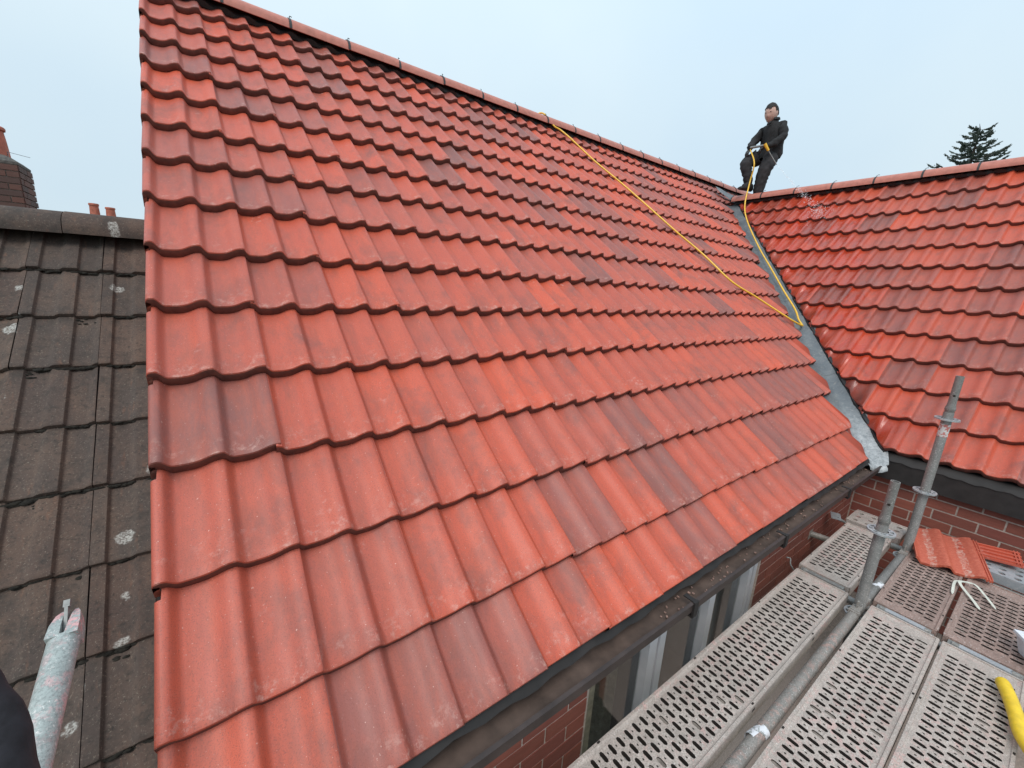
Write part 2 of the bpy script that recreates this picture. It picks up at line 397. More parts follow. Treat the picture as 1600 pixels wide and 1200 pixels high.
# ------------------------------------------------------------------ dimensions (metres, z = 0 at the eaves of the long slope)
TH = 0.70858; CT, ST, TT = math.cos(TH), math.sin(TH), math.tan(TH)
SM = [0.0, 0.2626, 0.5995, 0.9305, 1.263, 1.590, 1.910, 2.2465, 2.576, 2.889, 3.226, 3.550, 3.885, 4.217, 4.564]
YA = 3.68                       # apex of the long roof
X0 = 4.361                      # wing slope plane: z = (x - X0) * TT
WR = [4.447, 4.701, 4.956, 5.212, 5.469, 5.733, 5.991, 6.248, 6.519, 6.792, 7.062, 7.335]
XA = 7.64                       # apex of the wing roof
WP = 0.15615
GROUND = -5.0

# ------------------------------------------------------------------ ground
mb = MB(); mb.add([(-300, -300, GROUND), (300, -300, GROUND), (300, 300, GROUND), (-300, 300, GROUND)], [(0, 1, 2, 3)])
tag(mb.build('ground', M['grass']), kind='structure')
mb = MB(); mb.add([(-6, -5, GROUND + .01), (12, -5, GROUND + .01), (12, 3, GROUND + .01), (-6, 3, GROUND + .01)], [(0, 1, 2, 3)])
tag(mb.build('patio', M['ground']), kind='structure')

# ------------------------------------------------------------------ tile meshes
PROF = [(0, 0), (.022, -.025), (.05, -.13), (.08, -.32), (.115, -.58), (.15, -.80), (.185, -.95), (.22, -1), (.34, -1), (.45, -.975), (.54, -.91), (.63, -.77), (.71, -.56), (.79, -.31), (.86, -.13), (.93, -.03)]
def tile_mesh(name, pitch, mat, T=0.040, D=0.031, L=0.42, verge=False):
    cols = []
    if verge:
        for x, h in ((-0.022, -0.020), (-0.020, -0.008), (-0.014, -0.002), (-0.007, 0.0)): cols.append((x, h))
    else:
        cols.append((-0.004, -0.006))
    for w in range(2):
        for t, h in PROF:
            x = (w + t) * pitch; z = h * D
            if not verge and x < 0.012: z -= 0.005
            cols.append((x, z))
    cols += [(2 * pitch, 0), (2 * pitch + 0.006, -0.0006), (2 * pitch + 0.009, -0.003)]
    rows = [(0.045, -T - .004), (0.003, -T - .001), (0.0, -T + .004), (0.0, -0.007), (0.0022, -0.0022), (0.008, -0.0002), (0.03, 0), (L, 0)]
    vs = []; fs = []
    n = len(rows)
    for x, h in cols:
        for y, dz in rows: vs.append((x, (.306 if verge and y == L and x < -.001 else y), h + dz))
    mis = []
    for i in range(len(cols) - 1):
        for j in range(n - 1):
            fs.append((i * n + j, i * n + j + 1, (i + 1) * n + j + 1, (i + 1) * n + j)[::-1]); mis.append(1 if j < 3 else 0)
    m = MB(); m.add(vs, fs); m.mi = mis
    # right-hand edge, a short drop at the side lap
    b = len(cols) - 1; xr = cols[-1][0]
    m.add([(xr, 0.0, -.010), (xr, L, -.010), (xr, L, -.028), (xr, 0.0, -.028)], [(0, 1, 2, 3)])
    m.add([(xr, 0.0, -.003), (xr, L, -.003), (xr, L, -.016), (xr, 0.0, -.016)], [(0, 3, 2, 1)])
    if verge:                       # the side flap of the verge tile
        m.add([(-.022, 0, -.020), (-.022, .306, -.020), (-.023, .306, -.080), (-.023, 0, -.080), (-.008, 0, -.080), (-.008, 0, -.026)],
              [(0, 3, 2, 1), (0, 5, 4, 3)])
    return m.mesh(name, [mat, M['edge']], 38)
T_ = 0.040
TILE = tile_mesh('roof_tile', 0.15, M['tile'])
VERGE = tile_mesh('verge_tile', 0.15, M['tile'], verge=True)
WTILE = tile_mesh('wing_roof_tile', WP, M['tile_wet'])
def slope_frame(org, right, up, nrm, gauge, T=T_):
    """tile frame: x to the right looking up the slope, y up the slope, tilted so that the nose lies on the tile below"""
    a = math.atan(T / gauge)
    y = (up * math.cos(a) - nrm * math.sin(a)); z = (nrm * math.cos(a) + up * math.sin(a))
    return frame(org, right, y, z)
def cut_mesh(me, mat4, co, no, name):
    """copy of a tile mesh trimmed by a vertical plane given in world space, still in tile space"""
    bm = bmesh.new(); bm.from_mesh(me); inv = mat4.inverted()
    c = inv @ V(co); nn = (mat4.to_3x3().transposed() @ V(no)).normalized()
    bmesh.ops.bisect_plane(bm, geom=bm.verts[:] + bm.edges[:] + bm.faces[:], plane_co=c, plane_no=nn, clear_outer=True, dist=1e-5)
    if len(bm.faces) < 6: bm.free(); return None
    # thickness along the cut
    ed = [e for e in bm.edges if e.is_boundary and all(abs((v.co - c).dot(nn)) < 1e-4 for v in e.verts)]
    if ed:
        r = bmesh.ops.extrude_edge_only(bm, edges=ed)
        for g in r['geom']:
            if isinstance(g, bmesh.types.BMVert): g.co.z -= 0.026
    m2 = bpy.data.meshes.new(name); bm.to_mesh(m2); bm.free()
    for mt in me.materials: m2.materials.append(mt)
    return m2
def jitter(m4, k=1.0):
    return m4 @ Matrix.Translation((random.uniform(-.0014, .0014) * k, random.uniform(-.0045, .0045) * k, random.uniform(0, .0026) * k)) @ Matrix.Rotation(random.uniform(-.006, .006) * k, 4, 'Z') @ Matrix.Rotation(random.uniform(-.006, .006) * k, 4, 'Y')
def pix(p):
    r = V(p) - CAM; z = r.dot(FW)
    if z < 0.05: return None
    return (800 + 644.43 * r.dot(RX) / z, 600 + 644.43 * r.dot(DN) / z, z)
def inframe(p, mrg=0):
    q = pix(p); return q is not None and -mrg < q[0] < 1600 + mrg and -mrg < q[1] < 1200 + mrg

# ------------------------------------------------------------------ the long house range
house = empty('house', (0, 0, GROUND))
tag(house, 'house with the long painted red tiled roof slope filling the middle of the picture', 'house')
HZ = Matrix.Translation((0, 0, -GROUND))       # children are given in world coordinates
def hp(o, parent=house):
    o.matrix_parent_inverse = Matrix.Identity(4); return o
def under(name, mesh_or_mb, mat=None, parent=None, root=None, smooth=None):
    """a part given in world coordinates under a thing whose empty stands at the ground"""
    o = mesh_or_mb.build(name, mat, parent, smooth)
    base = root if root is not None else parent
    if parent is base: o.matrix_local = Matrix.Translation(-V(base.location))
    return o
RGT_M, UP_M, NRM_M = V((1, 0, 0)), V((0, CT, ST)), V((0, -ST, CT))
RGT_W, UP_W, NRM_W = V((0, -1, 0)), V((CT, 0, ST)), V((-ST, 0, CT))
YB = 2 * YA                      # far eaves of the long range
# roof slope deck of the near side, from the verge to the valley and on behind the wing
mb = MB()
def mslope(x, y, d): p = V((x, y, y * TT)) + NRM_M * d; return p
tl = 0.100
pts = [(-0.02, 0.02), (4.30, 0.02), (7.65, 3.30), (10.5, 3.30), (10.5, YA), (-0.02, YA)]
top = [mslope(x, y, -tl) for x, y in pts]; bot = [mslope(x, y, -tl - .05) for x, y in pts]
n = len(pts)
mb.add(top + bot, [tuple(range(n)), tuple(reversed(range(n, 2 * n)))] + [(i, i + n, (i + 1) % n + n, (i + 1) % n) for i in range(n)])
slope = under('roof_slope', mb, M['underlay'], house)
mb = MB(); pts = [V((-.02, YA, YA * TT - .08)), V((10.5, YA, YA * TT - .08)), V((10.5, YB, -.1)), V((-.02, YB, -.1))]
mb.add(pts + [p - V((0, 0, .08)) for p in pts], [(0, 1, 2, 3), (7, 6, 5, 4), (0, 4, 5, 1), (1, 5, 6, 2), (2, 6, 7, 3), (3, 7, 4, 0)])
under('rear_slope', mb, M['tile'], house)

HINV = Matrix.Translation((0, 0, -GROUND))
tiles = []
for k, s in enumerate(SM):
    g = (SM[k + 1] - s) if k + 1 < len(SM) else 0.335
    y0 = s * CT; z0 = s * ST
    xend = 4.25 + y0 if k < 13 else 10.5
    i = 0
    while i * 0.30 < xend:
        x = i * 0.30
        me = VERGE if i == 0 else TILE
        if k == 14:
            if i < 2: TOP_ = cut_mesh(me, slope_frame(V((x, y0, z0)), RGT_M, UP_M, NRM_M, max(g, .30)), (0, YA - .01, 0), (0, 1, 0), 'top_roof_tile')
            me = TOP_
        m4 = jitter(slope_frame(V((x, y0, z0)), RGT_M, UP_M, NRM_M, max(g, .30)))
        if k < 13 and x + 0.30 > xend - 0.02:
            # cut along the valley: keep x - y < 4.25
            me = cut_mesh(me, m4, (4.25, 0, 0), (1, -1, 0), 'cut_roof_tile')
        if k < 13 and me is None: i += 1; continue
        c = V((x + .15, y0 + .15 * CT, z0 + .15 * ST))
        if k == 14 or k == 13:
            pass
        q = pix(c); d = (c - CAM).length
        vis = inframe(c, 140) and not (x > 8.6)
        tiles.append((0 if vis else 1, d, me, m4)); i += 1
# cut tiles that start before the line but whose upper part crosses it are handled by the same plane
fixed = []
for vis, d, me, m4 in tiles:
    o0 = m4.translation
    if me in (TILE, VERGE) and o0.y < SM[12] * CT + .05:
        cs = m4 @ V((.31, .0, 0)); 
        if cs.x - cs.y > 4.24:
            me2 = cut_mesh(me, m4, (4.25, 0, 0), (1, -1, 0), 'cut_roof_tile')
            if me2 is None: continue
            me = me2
    fixed.append((vis, d, me, m4))
fixed.sort(key=lambda t: (t[0], t[1]))
def join_mats(items, name, mat, parent, smooth=38):
    bm = bmesh.new()
    for me, m4 in items:
        t = me.copy(); t.transform(m4); bm.from_mesh(t); bpy.data.meshes.remove(t)
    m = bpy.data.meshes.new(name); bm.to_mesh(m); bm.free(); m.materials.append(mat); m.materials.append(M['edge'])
    m.shade_smooth()
    try: m.set_sharp_from_angle(angle=math.radians(smooth))
    except Exception: pass
    o = link(name, m, parent); o['kind'] = 'stuff'; return o
LIMIT = 298
for vis, d, me, m4 in fixed[:LIMIT]:
    link('roof_tile', me, slope, None, m4)
if fixed[LIMIT:]:
    join_mats([(me, m4) for vis, d, me, m4 in fixed[LIMIT:]], 'more_roof_tiles', M['tile'], slope)

# ridge of half-round tiles with dark unions standing proud, vent roll under them
def ridge_run(parent, root, start, direction, across, count, L, mat, r=0.115, flat=0.62, clip=True, apex_up=0.03, label=None, gap=0.0, matclip=None):
    """half-round tiles along a ridge; start is the apex point under the first tile"""
    off = -V(root.location)
    mbt = MB(); N = 10
    ring = []
    for k in range(N + 1):
        a = PI * (0.5 + (k / N - 0.5) * 1.08)
        ring.append((math.cos(a) * r, math.sin(a) * r * flat))
    vs = []; fs = []
    stn = [(0, 1.0), (L - .004, 1.0)]
    for s_, sc in stn:
        for rr in (1.0, 0.88):
            for (a, h) in ring: vs.append((s_, a * rr * sc, h * rr * sc))
    W_ = len(ring)
    for k in range(W_ - 1):
        fs.append((k, k + 1, 2 * W_ + k + 1, 2 * W_ + k))
        fs.append((W_ + k, 3 * W_ + k, 3 * W_ + k + 1, W_ + k + 1))
        fs.append((k, W_ + k, W_ + k + 1, k + 1)); fs.append((2 * W_ + k, 2 * W_ + k + 1, 3 * W_ + k + 1, 3 * W_ + k))
    fs.append((0, 2 * W_, 3 * W_, W_)); fs.append((W_ - 1, 2 * W_ - 1, 4 * W_ - 1, 3 * W_ - 1))
    mbt.add(vs, fs); me = mbt.mesh('ridge_tile', mat, 40)
    mc = MB(); ringc = [(a * 1.05, h * 1.05) for a, h in ring]
    vs = []; 
    for s_ in (-.010, .010):
        for sc in (1.03, .93):
            for a, h in ring: vs.append((s_, a * sc, h * sc))
    fs = []
    for k in range(W_ - 1):
        fs += [(k, k + 1, 2 * W_ + k + 1, 2 * W_ + k), (k, W_ + k, W_ + k + 1, k + 1), (2 * W_ + k, 2 * W_ + k + 1, 3 * W_ + k + 1, 3 * W_ + k)]
    mc.add(vs, fs)
    # little hooked tail of the clip
    mc.tube([(0, .055, r * flat * .86), (0.004, .046, r * flat + .004), (.012, .024, r * flat + .018), (.026, .014, r * flat + .020)], .0034, 5)
    mec = mc.mesh('ridge_clip', matclip or M['clip'], 40)
    d = V(direction).normalized(); ac = V(across).normalized(); up = V((0, 0, 1))
    for i in range(count):
        p = V(start) + d * (i * L) + up * (apex_up + random.uniform(-.003, .003))
        m4 = frame(p + off, d, ac, up) @ Matrix.Rotation(random.uniform(-.006, .006), 4, 'Y')
        t = link('ridge_tile', me, parent, None, m4)
        if clip:
            link('ridge_clip', mec, parent, None, frame(p + off, d, ac, up))
    return me
ridge_run(house, house, (-0.005, YA, YA * TT - .070), (1, 0, 0), (0, -1, 0), 23, 0.4635, M['ridge'], r=0.106, flat=0.86)
# vent roll: a black skirt, pleated over the tile waves
def vent_roll(parent, root, p0, p1, up, nrm, pitch, depth, name='ridge_vent_roll'):
    off = -V(root.location); m = MB(); d = (V(p1) - V(p0)); L = d.length; d.normalize(); nseg = int(L / (pitch / 6)); vs = []; fs = []
    for i in range(nseg + 1):
        s = L * i / nseg; t = (s / pitch) % 1
        h = 0.5 - 0.5 * math.cos(2 * PI * t)
        a = V(p0) + d * s
        vs += [a + nrm * 0.012 + off, a - up * depth + nrm * (-.026 * h + .000) + off, a - up * (depth + .004) + nrm * (-.045) + off]
    for i in range(nseg):
        for j in range(2): fs.append((i * 3 + j, i * 3 + j + 1, i * 3 + 4 + j, i * 3 + 3 + j))
    m.add(vs, fs); return m.build(name, M['vent'], parent, 60)
apm = V((0, YA, YA * TT))
vent_roll(house, house, apm + V((0.03, 0, 0)), apm + V((10.4, 0, 0)), UP_M, NRM_M, .15, .100)

# walls of the long range
def wall_bricks(parent, origin, along, normal, length, z0, z1, course, blen, mat, holes=(), proud=0.0035):
    """individual bricks, stretcher bond; origin at the start of the wall, in the parent's space"""
    m = MB(); m.box((0, 0, 0), (blen - .010, 0.020, course - .010)); bev = m.mesh('brick', mat)
    m = MB(); m.box((0, 0, 0), (blen / 2 - .010, 0.020, course - .010)); half = m.mesh('half_brick', mat)
    nrow = int(round((z1 - z0) / course)); cnt = 0
    a = V(along).normalized(); nn = V(normal).normalized()
    for r in range(nrow):
        z = z1 - (r + .5) * course
        s = -(blen / 2 if r % 2 else 0)
        while s < length - .02:
            lo, hi = max(0, s), min(length, s + blen); w = hi - lo
            if w > .04:
                sc = (w - .010) / (blen - .010)
                m4 = frame(V(origin) + a * ((lo + hi) / 2) + V((0, 0, z)) + nn * (proud - .010 + random.uniform(-.0010, .0010)), a, -nn, V((0, 0, 1)))
                link('brick', bev, parent, None, m4 @ Matrix.Diagonal((sc, 1, 1, 1)))
            s += blen; cnt += 1
    return cnt
WY = 0.10
wall = MB()
WX0, WX1 = 1.255, 2.755          # window
ZW0, ZW1 = -1.45, -0.14
def panel_y(m, x0, x1, z0, z1, y, t=0.1): m.box(((x0 + x1) / 2, y + t / 2, (z0 + z1) / 2), (x1 - x0, t, z1 - z0))
panel_y(wall, -0.02, WX0, GROUND, -0.06, WY); panel_y(wall, WX1, 4.60, GROUND, -0.06, WY)
panel_y(wall, WX0, WX1, GROUND, ZW0, WY); panel_y(wall, WX0, WX1, ZW1, -0.06, WY)
w1 = under('wall', wall, M['mortar'], house)
wall_bricks(w1, (0.35, WY, 0), (1, 0, 0), (0, -1, 0), WX0 - 0.36, -1.26, -0.135, .075, .225, M['brick'])
wall_bricks(w1, (WX1 + .01, WY, 0), (1, 0, 0), (0, -1, 0), 4.50 - WX1, -1.26, -0.135, .075, .225, M['brick'])
mb = MB(); mb.box((.032, YA, -2.75), (.1, YB - .3, 4.5)); mb.box((5.2, YB - .2, -2.6), (10.4, .1, 4.7))
# gable triangle between verge and neighbour
mb.add([(-.016, .15, -.3), (-.016, YB - .15, -.3), (-.016, YA, YA * TT - .16), (-.002, .15, -.3), (-.002, YB - .15, -.3), (-.002, YA, YA * TT - .16)],
       [(0, 2, 1), (3, 4, 5), (0, 3, 5, 2), (1, 2, 5, 4)])
under('gable_wall', mb, M['brick'], house)
# window: white frames, glass, curtain, dark room
win = empty('window'); win.parent = house; win.location = (0, 0, -GROUND)
gy = WY + 0.045
bars = [(WX0 + .02, .05), (1.700, .060), (1.775, .050), (2.225, .060), (WX1 - .085, .045), (WX1 - .02, .045)]
m = MB()
for xb, wb in bars[1:]: m.box((xb, gy - .012, (ZW0 + ZW1) / 2), (wb, .05, ZW1 - ZW0))
for zz in (ZW0 + .03, ZW1 - .03): m.box(((WX0 + WX1) / 2, gy - .006, zz), (WX1 - WX0, .045, .055))
m.build('window_frame', M['upvc'], win)
m = MB(); m.box((WX0 + .02, gy - .012, (ZW0 + ZW1) / 2), (.05, .05, ZW1 - ZW0)); m.build('window_reveal', M['curtain'], win)
m = MB(); m.box(((WX0 + WX1) / 2, gy + .006, (ZW0 + ZW1) / 2), (WX1 - WX0, .006, ZW1 - ZW0 - .01)); m.build('glass', M['glass'], win)
m = MB(); vs = []; fs = []
for i in range(61):
    x = WX0 + .03 + .30 * i / 60; y = gy + .07 + .018 * math.sin(i * .95) + .006 * math.sin(i * 2.3)
    vs += [(x, y, ZW0), (x, y, ZW1)]
for i in range(60): fs.append((2 * i, 2 * i + 2, 2 * i + 3, 2 * i + 1))
m.add(vs, fs); m.build('curtain', M['curtain'], win, 60)
m = MB(); m.box(((WX0 + WX1) / 2, gy + .75, (ZW0 + ZW1) / 2), (WX1 - WX0, .02, ZW1 - ZW0)); m.box(((WX0 + WX1) / 2, gy + .4, ZW0 - .02), (WX1 - WX0, .72, .02))
m.build('room', M['inside'], win)

# fascia, felt strip, gutter of the long range
m = MB(); panel_y(m, -0.02, 4.44, -.20, -.045, .062, .022)
under('fascia_board', m, M['soffit'], house)
m = MB(); vs = []; fs = []
NX = 90
for i in range(NX + 1):
    x = 4.40 * i / NX; w = .004 * math.sin(i * 1.7) + .003 * math.sin(i * .63)
    vs += [(x, .060, -.020), (x, .020, -.052 + w * .4), (x, .008 + w * .5, -.064 + w)]
for i in range(NX):
    for j in range(2): fs.append((i * 3 + j, i * 3 + 3 + j, i * 3 + 4 + j, i * 3 + 1 + j))
m.add(vs, fs); under('eaves_felt', m, M['black_plastic'], house, smooth=60)
def gutter(m, x0, x1, y0=.060, y1=-.058, zt=-.072, dp=.062, t=.004):
    o = [(y0, zt + .006), (y0, zt - dp), (y1 + .018, zt - dp), (y1, zt - dp + .020), (y1, zt - .003), (y1 - .004, zt), (y1 + .010, zt)]
    inn = [(y1 + .010, zt - t), (y1 + t, zt - t - .002), (y1 + t, zt - dp + .022), (y1 + .020, zt - dp + t), (y0 - t, zt - dp + t), (y0 - t, zt + .006)]
    ring = o + inn; n = len(ring); vs = [(x, a, b) for x in (x0, x1) for a, b in ring]
    m.add(vs, [(i, (i + 1) % n, (i + 1) % n + n, i + n) for i in range(n)] + [tuple(range(n)), tuple(reversed(range(n, 2 * n)))])
m = MB(); gutter(m, -0.02, 4.44)
gut = under('gutter', m, M['brown_plastic'], house, smooth=None)
# silt and fallen crumbs lying in it
m = MB(); vs = []; fs = []
for i in range(111):
    x = 4.42 * i / 110
    for j, yy in enumerate((.054, .02, -.01, -.035, -.052)):
        vs.append((x, yy, -.126 + .010 * noise.noise(V((x * 6, yy * 30, 2))) + .010 * max(0, min(1, (x - .9))) + (.004 if j in (0, 4) else 0)))
for i in range(110):
    for j in range(4): fs.append((i * 5 + j, i * 5 + 5 + j, i * 5 + 6 + j, i * 5 + 1 + j))
m.add(vs, fs); s_ = m.build('silt', M['grime'], gut, 60)
m = MB()
for i in range(110):
    x = random.uniform(1.5, 4.35); y = random.uniform(-.046, .03); r = random.uniform(.0018, .0050)
    rt = Matrix.Rotation(random.uniform(0, 3), 3, 'Z') @ Matrix.Rotation(random.uniform(-.4, .4), 3, 'X')
    m.box((x, y, -.112 + random.uniform(0, .006)), (r * 2.2, r * 1.4, r), rt)
o = m.build('mortar_crumbs', M['grit'], gut); o['kind'] = 'stuff'
for x in (0.45, 1.665, 2.56, 3.60):
    m = MB(); m.box((x, -.062, -.100), (.030, .010, .066)); m.box((x, -.036, -.070), (.022, .05, .005)); m.box((x, -.002, -.139), (.03, .124, .006))
    under('gutter_bracket', m, M['black_plastic'], house)

# valley lining: lead dressed into the angle, lapped in lengths
TV = .082
def lead_point(y, e):
    """e: plan distance across the valley, negative towards the long slope"""
    r2 = math.sqrt(.5)
    xc, yc = X0 + y, y
    x, yy = xc + e * r2, yc - e * r2
    zz = y * TT + abs(e) * TT * r2
    zz = y * TT + math.sqrt((abs(e) * TT * r2) ** 2 + .0004) - TV - max(0, abs(e) - .10) * .35
    return V((x, yy, zz))
laps = [-0.03, 0.62, 1.42, 2.22, 3.32]
lead_root = empty('valley_lining'); lead_root.parent = house; lead_root.location = (0, 0, -GROUND)
for li in range(len(laps) - 1):
    a, b = laps[li], laps[li + 1] + .06
    m = MB(); nu = 28; es = [-.19, -.15, -.11, -.07, -.03, 0, .03, .07, .11, .15, .19]
    vs = []; fs = []
    for i in range(nu + 1):
        y = a + (b - a) * i / nu
        for e in es:
            e *= min(1, .45 + max(0, y + .03) * 3)
            p = lead_point(y, e); nn = .005 * noise.noise(V((y * 5, e * 12, 3.1))) + .003 * noise.noise(V((y * 17, e * 30, 1)))
            lift = .004 * (1 - i / nu) * 1.0
            vs.append(p + V((0, 0, nn + lift)))
    # rolled nose of each length
    w = len(es)
    for i in range(nu):
        for j in range(w - 1): fs.append((i * w + j, i * w + j + 1, (i + 1) * w + j + 1, (i + 1) * w + j))
    b0 = len(vs)
    for e in es: vs.append(lead_point(a, e * min(1, .45 + max(0, a + .03) * 3)) + V((0, 0, -.006)))
    for j in range(w - 1): fs.append((j, b0 + j, b0 + j + 1, j + 1))
    m.add(vs, fs); m.build('lead_sheet', M['lead'], lead_root, 50)
# foot of the lead, bent down into the gutter
m = MB(); vs = []; fs = []
for i, (dy, dz) in enumerate([(0, 0), (-.012, -.010), (-.022, -.022), (-.026, -.040)]):
    for e in (-.06, -.03, .0, .03, .05, .065):
        p = lead_point(-.028, e); p += V((dy * .7 - .0, dy, dz)); p.z += .004 + .004 * noise.noise(p * 30)
        vs.append(p)
for i in range(3):
    for j in range(5): fs.append((i * 6 + j, i * 6 + j + 1, i * 6 + 7 + j, i * 6 + 6 + j))
m.add(vs, fs); m.build('lead_foot', M['lead'], lead_root, 50)
# lead saddle at the head of the valley
m = MB(); vs = []; fs = []
A_, B_ = V((7.40, 3.45, 2.985)), V((7.86, 3.30, 2.865)); C_, D_ = V((7.74, 3.14, 2.765)), V((7.28, 3.30, 2.86))
for i in range(9):
    for j in range(5):
        u, w = i / 8, j / 4
        p = (A_ * (1 - u) + B_ * u) * (1 - w) + (D_ * (1 - u) + C_ * u) * w
        p += V((0, 0, .030 + .012 * noise.noise(p * 9) - .05 * w * (1 - abs(2 * u - 1))))
        vs.append(p)
for i in range(8):
    for j in range(4): fs.append((i * 5 + j, i * 5 + j + 1, i * 5 + 6 + j, i * 5 + 5 + j))
m.add(vs, fs); m.build('lead_saddle', M['lead'], lead_root, 50)

# ------------------------------------------------------------------ the wing, its slope facing the camera
wing = empty('house_wing', (7.6, -.5, GROUND))
tag(wing, 'right-hand wing of the house with wet red tiled slope and dark fascia', 'house')
WOFF = -V(wing.location)
def underw(name, m, mat, parent=wing, smooth=None):
    o = m.build(name, mat, parent, smooth)
    if parent is wing: o.matrix_local = Matrix.Translation(WOFF)
    return o
YR = -2.0
def wsl(x, y, d): return V((x, y, (x - X0) * TT)) + NRM_W * d
m = MB(); pts = [(X0 + .05, YR), (X0 + .05, -.05), (X0 + 3.28, 3.18), (XA, 3.30), (XA, YR)][::-1]
top = [wsl(x, y, -tl) for x, y in pts]; bot = [wsl(x, y, -tl - .05) for x, y in pts]; n = len(pts)
m.add(top + bot, [tuple(reversed(range(n))), tuple(range(n, 2 * n))] + [(i, (i + 1) % n, (i + 1) % n + n, i + n) for i in range(n)])
wslope = underw('roof_slope', m, M['underlay'])
m = MB(); zt = (XA - X0) * TT
pts = [V((XA, YR, zt - .08)), V((XA, 3.3, zt - .08)), V((2 * XA - X0, 3.3, -.1)), V((2 * XA - X0, YR, -.1))]
m.add(pts + [p - V((0, 0, .06)) for p in pts], [(0, 3, 2, 1), (4, 5, 6, 7), (0, 1, 5, 4), (1, 2, 6, 5), (2, 3, 7, 6), (3, 0, 4, 7)])
underw('rear_slope', m, M['tile'])
wt = []
YW0 = -0.0824                    # a crest line of the wing tiles
for k, x in enumerate(WR):
    gx = (WR[k + 1] - x) if k + 1 < len(WR) else .26
    g = gx / CT
    z = (x - X0) * TT
    top_y = (x + .34) - X0 - .10
    # tiles start at crest lines spaced 2*WP; larger y is further left in the picture
    j = math.floor((YW0 - YR) / (2 * WP))
    y = YW0 - j * 2 * WP
    ys = []
    while y < top_y + .35: ys.append(y); y += 2 * WP
    for y in ys:
        m4 = jitter(slope_frame(V((x, y, z)), RGT_W, UP_W, NRM_W, g))
        me = WTILE
        p_hi = m4 @ V((-.004, 0, 0)); p_lo = m4 @ V((2 * WP, .0, 0))
        if y < YR + 0.01: continue
        if p_hi.x - p_hi.y < 4.49:          # crosses or passes the valley line: trim
            me = cut_mesh(WTILE, m4, (4.49, 0, 0), (-1, 1, 0), 'cut_roof_tile')
            if me is None: continue
        if p_hi.x - p_hi.y > 4.49 and m4.translation.y > 3.3: continue
        c = m4 @ V((.15, .15, 0))
        wt.append((0 if inframe(c, 200) else 1, (c - CAM).length, me, m4))
wt = [w for w in wt if w[0] == 0]
for _, d, me, m4 in wt:
    link('roof_tile', me, wslope, None, m4)
ridge_run(wing, wing, (XA, 3.22, zt - .066), (0, -1, 0), (-1, 0, 0), 10, 0.478, M['ridge'], r=0.106, flat=0.86)
apw = V((XA, 0, zt))
o = vent_roll(wing, wing, apw + V((0, 3.15, 0)), apw + V((0, -1.4, 0)), UP_W, NRM_W, WP, .088)
# fascia, soffit, brick wall below
XF = 4.440; XW = 4.50
m = MB(); m.box((XF + .011, (-.02 + YR) / 2, -.105), (.022, -.02 - YR, .165)); underw('fascia_board', m, M['soffit'])
m = MB(); vs = []; fs = []
for i in range(61):
    y = -.02 + (YR + .02) * i / 60; w = .004 * math.sin(i * 1.9) + .003 * math.sin(i * .7)
    vs += [(4.50, y, .02), (4.445 + w * .3, y, -.012 + w), (4.432 + w * .5, y, -.034 + w)]
for i in range(60):
    for j in range(2): fs.append((i * 3 + j, i * 3 + 1 + j, i * 3 + 4 + j, i * 3 + 3 + j))
m.add(vs, fs); underw('eaves_felt', m, M['black_plastic'], smooth=60)
m = MB(); m.box((XW + .05, (WY + YR) / 2, (GROUND - .06) / 2), (.1, WY - YR, -.06 - GROUND))
w2 = underw('wall', m, M['mortar'])
wall_bricks(w2, (XW, WY - .01, 0), (0, -1, 0), (-1, 0, 0), 1.55, -1.30, -0.165, .0795, .237, M['brick'])
m = MB(); m.box((7.6, YR - .05, -2.3), (6.2, .1, 5.2)); m.box((10.8, .6, -2.6), (.1, 5.2, 4.6)); underw('far_walls', m, M['brick'])

# dark ragged strip under the cut edge of the wing tiles
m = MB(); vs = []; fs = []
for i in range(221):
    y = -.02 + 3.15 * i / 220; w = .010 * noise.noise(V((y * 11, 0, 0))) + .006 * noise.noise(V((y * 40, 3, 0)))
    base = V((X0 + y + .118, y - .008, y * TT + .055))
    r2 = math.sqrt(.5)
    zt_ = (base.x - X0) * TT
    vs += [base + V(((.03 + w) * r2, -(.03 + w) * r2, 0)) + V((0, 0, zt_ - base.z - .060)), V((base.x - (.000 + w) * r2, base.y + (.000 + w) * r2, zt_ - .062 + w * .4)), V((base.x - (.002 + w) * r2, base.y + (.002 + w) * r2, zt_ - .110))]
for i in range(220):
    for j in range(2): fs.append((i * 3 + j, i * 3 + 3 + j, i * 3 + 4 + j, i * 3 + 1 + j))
m.add(vs, fs); underw('valley_strip', m, M['vent'], smooth=None)

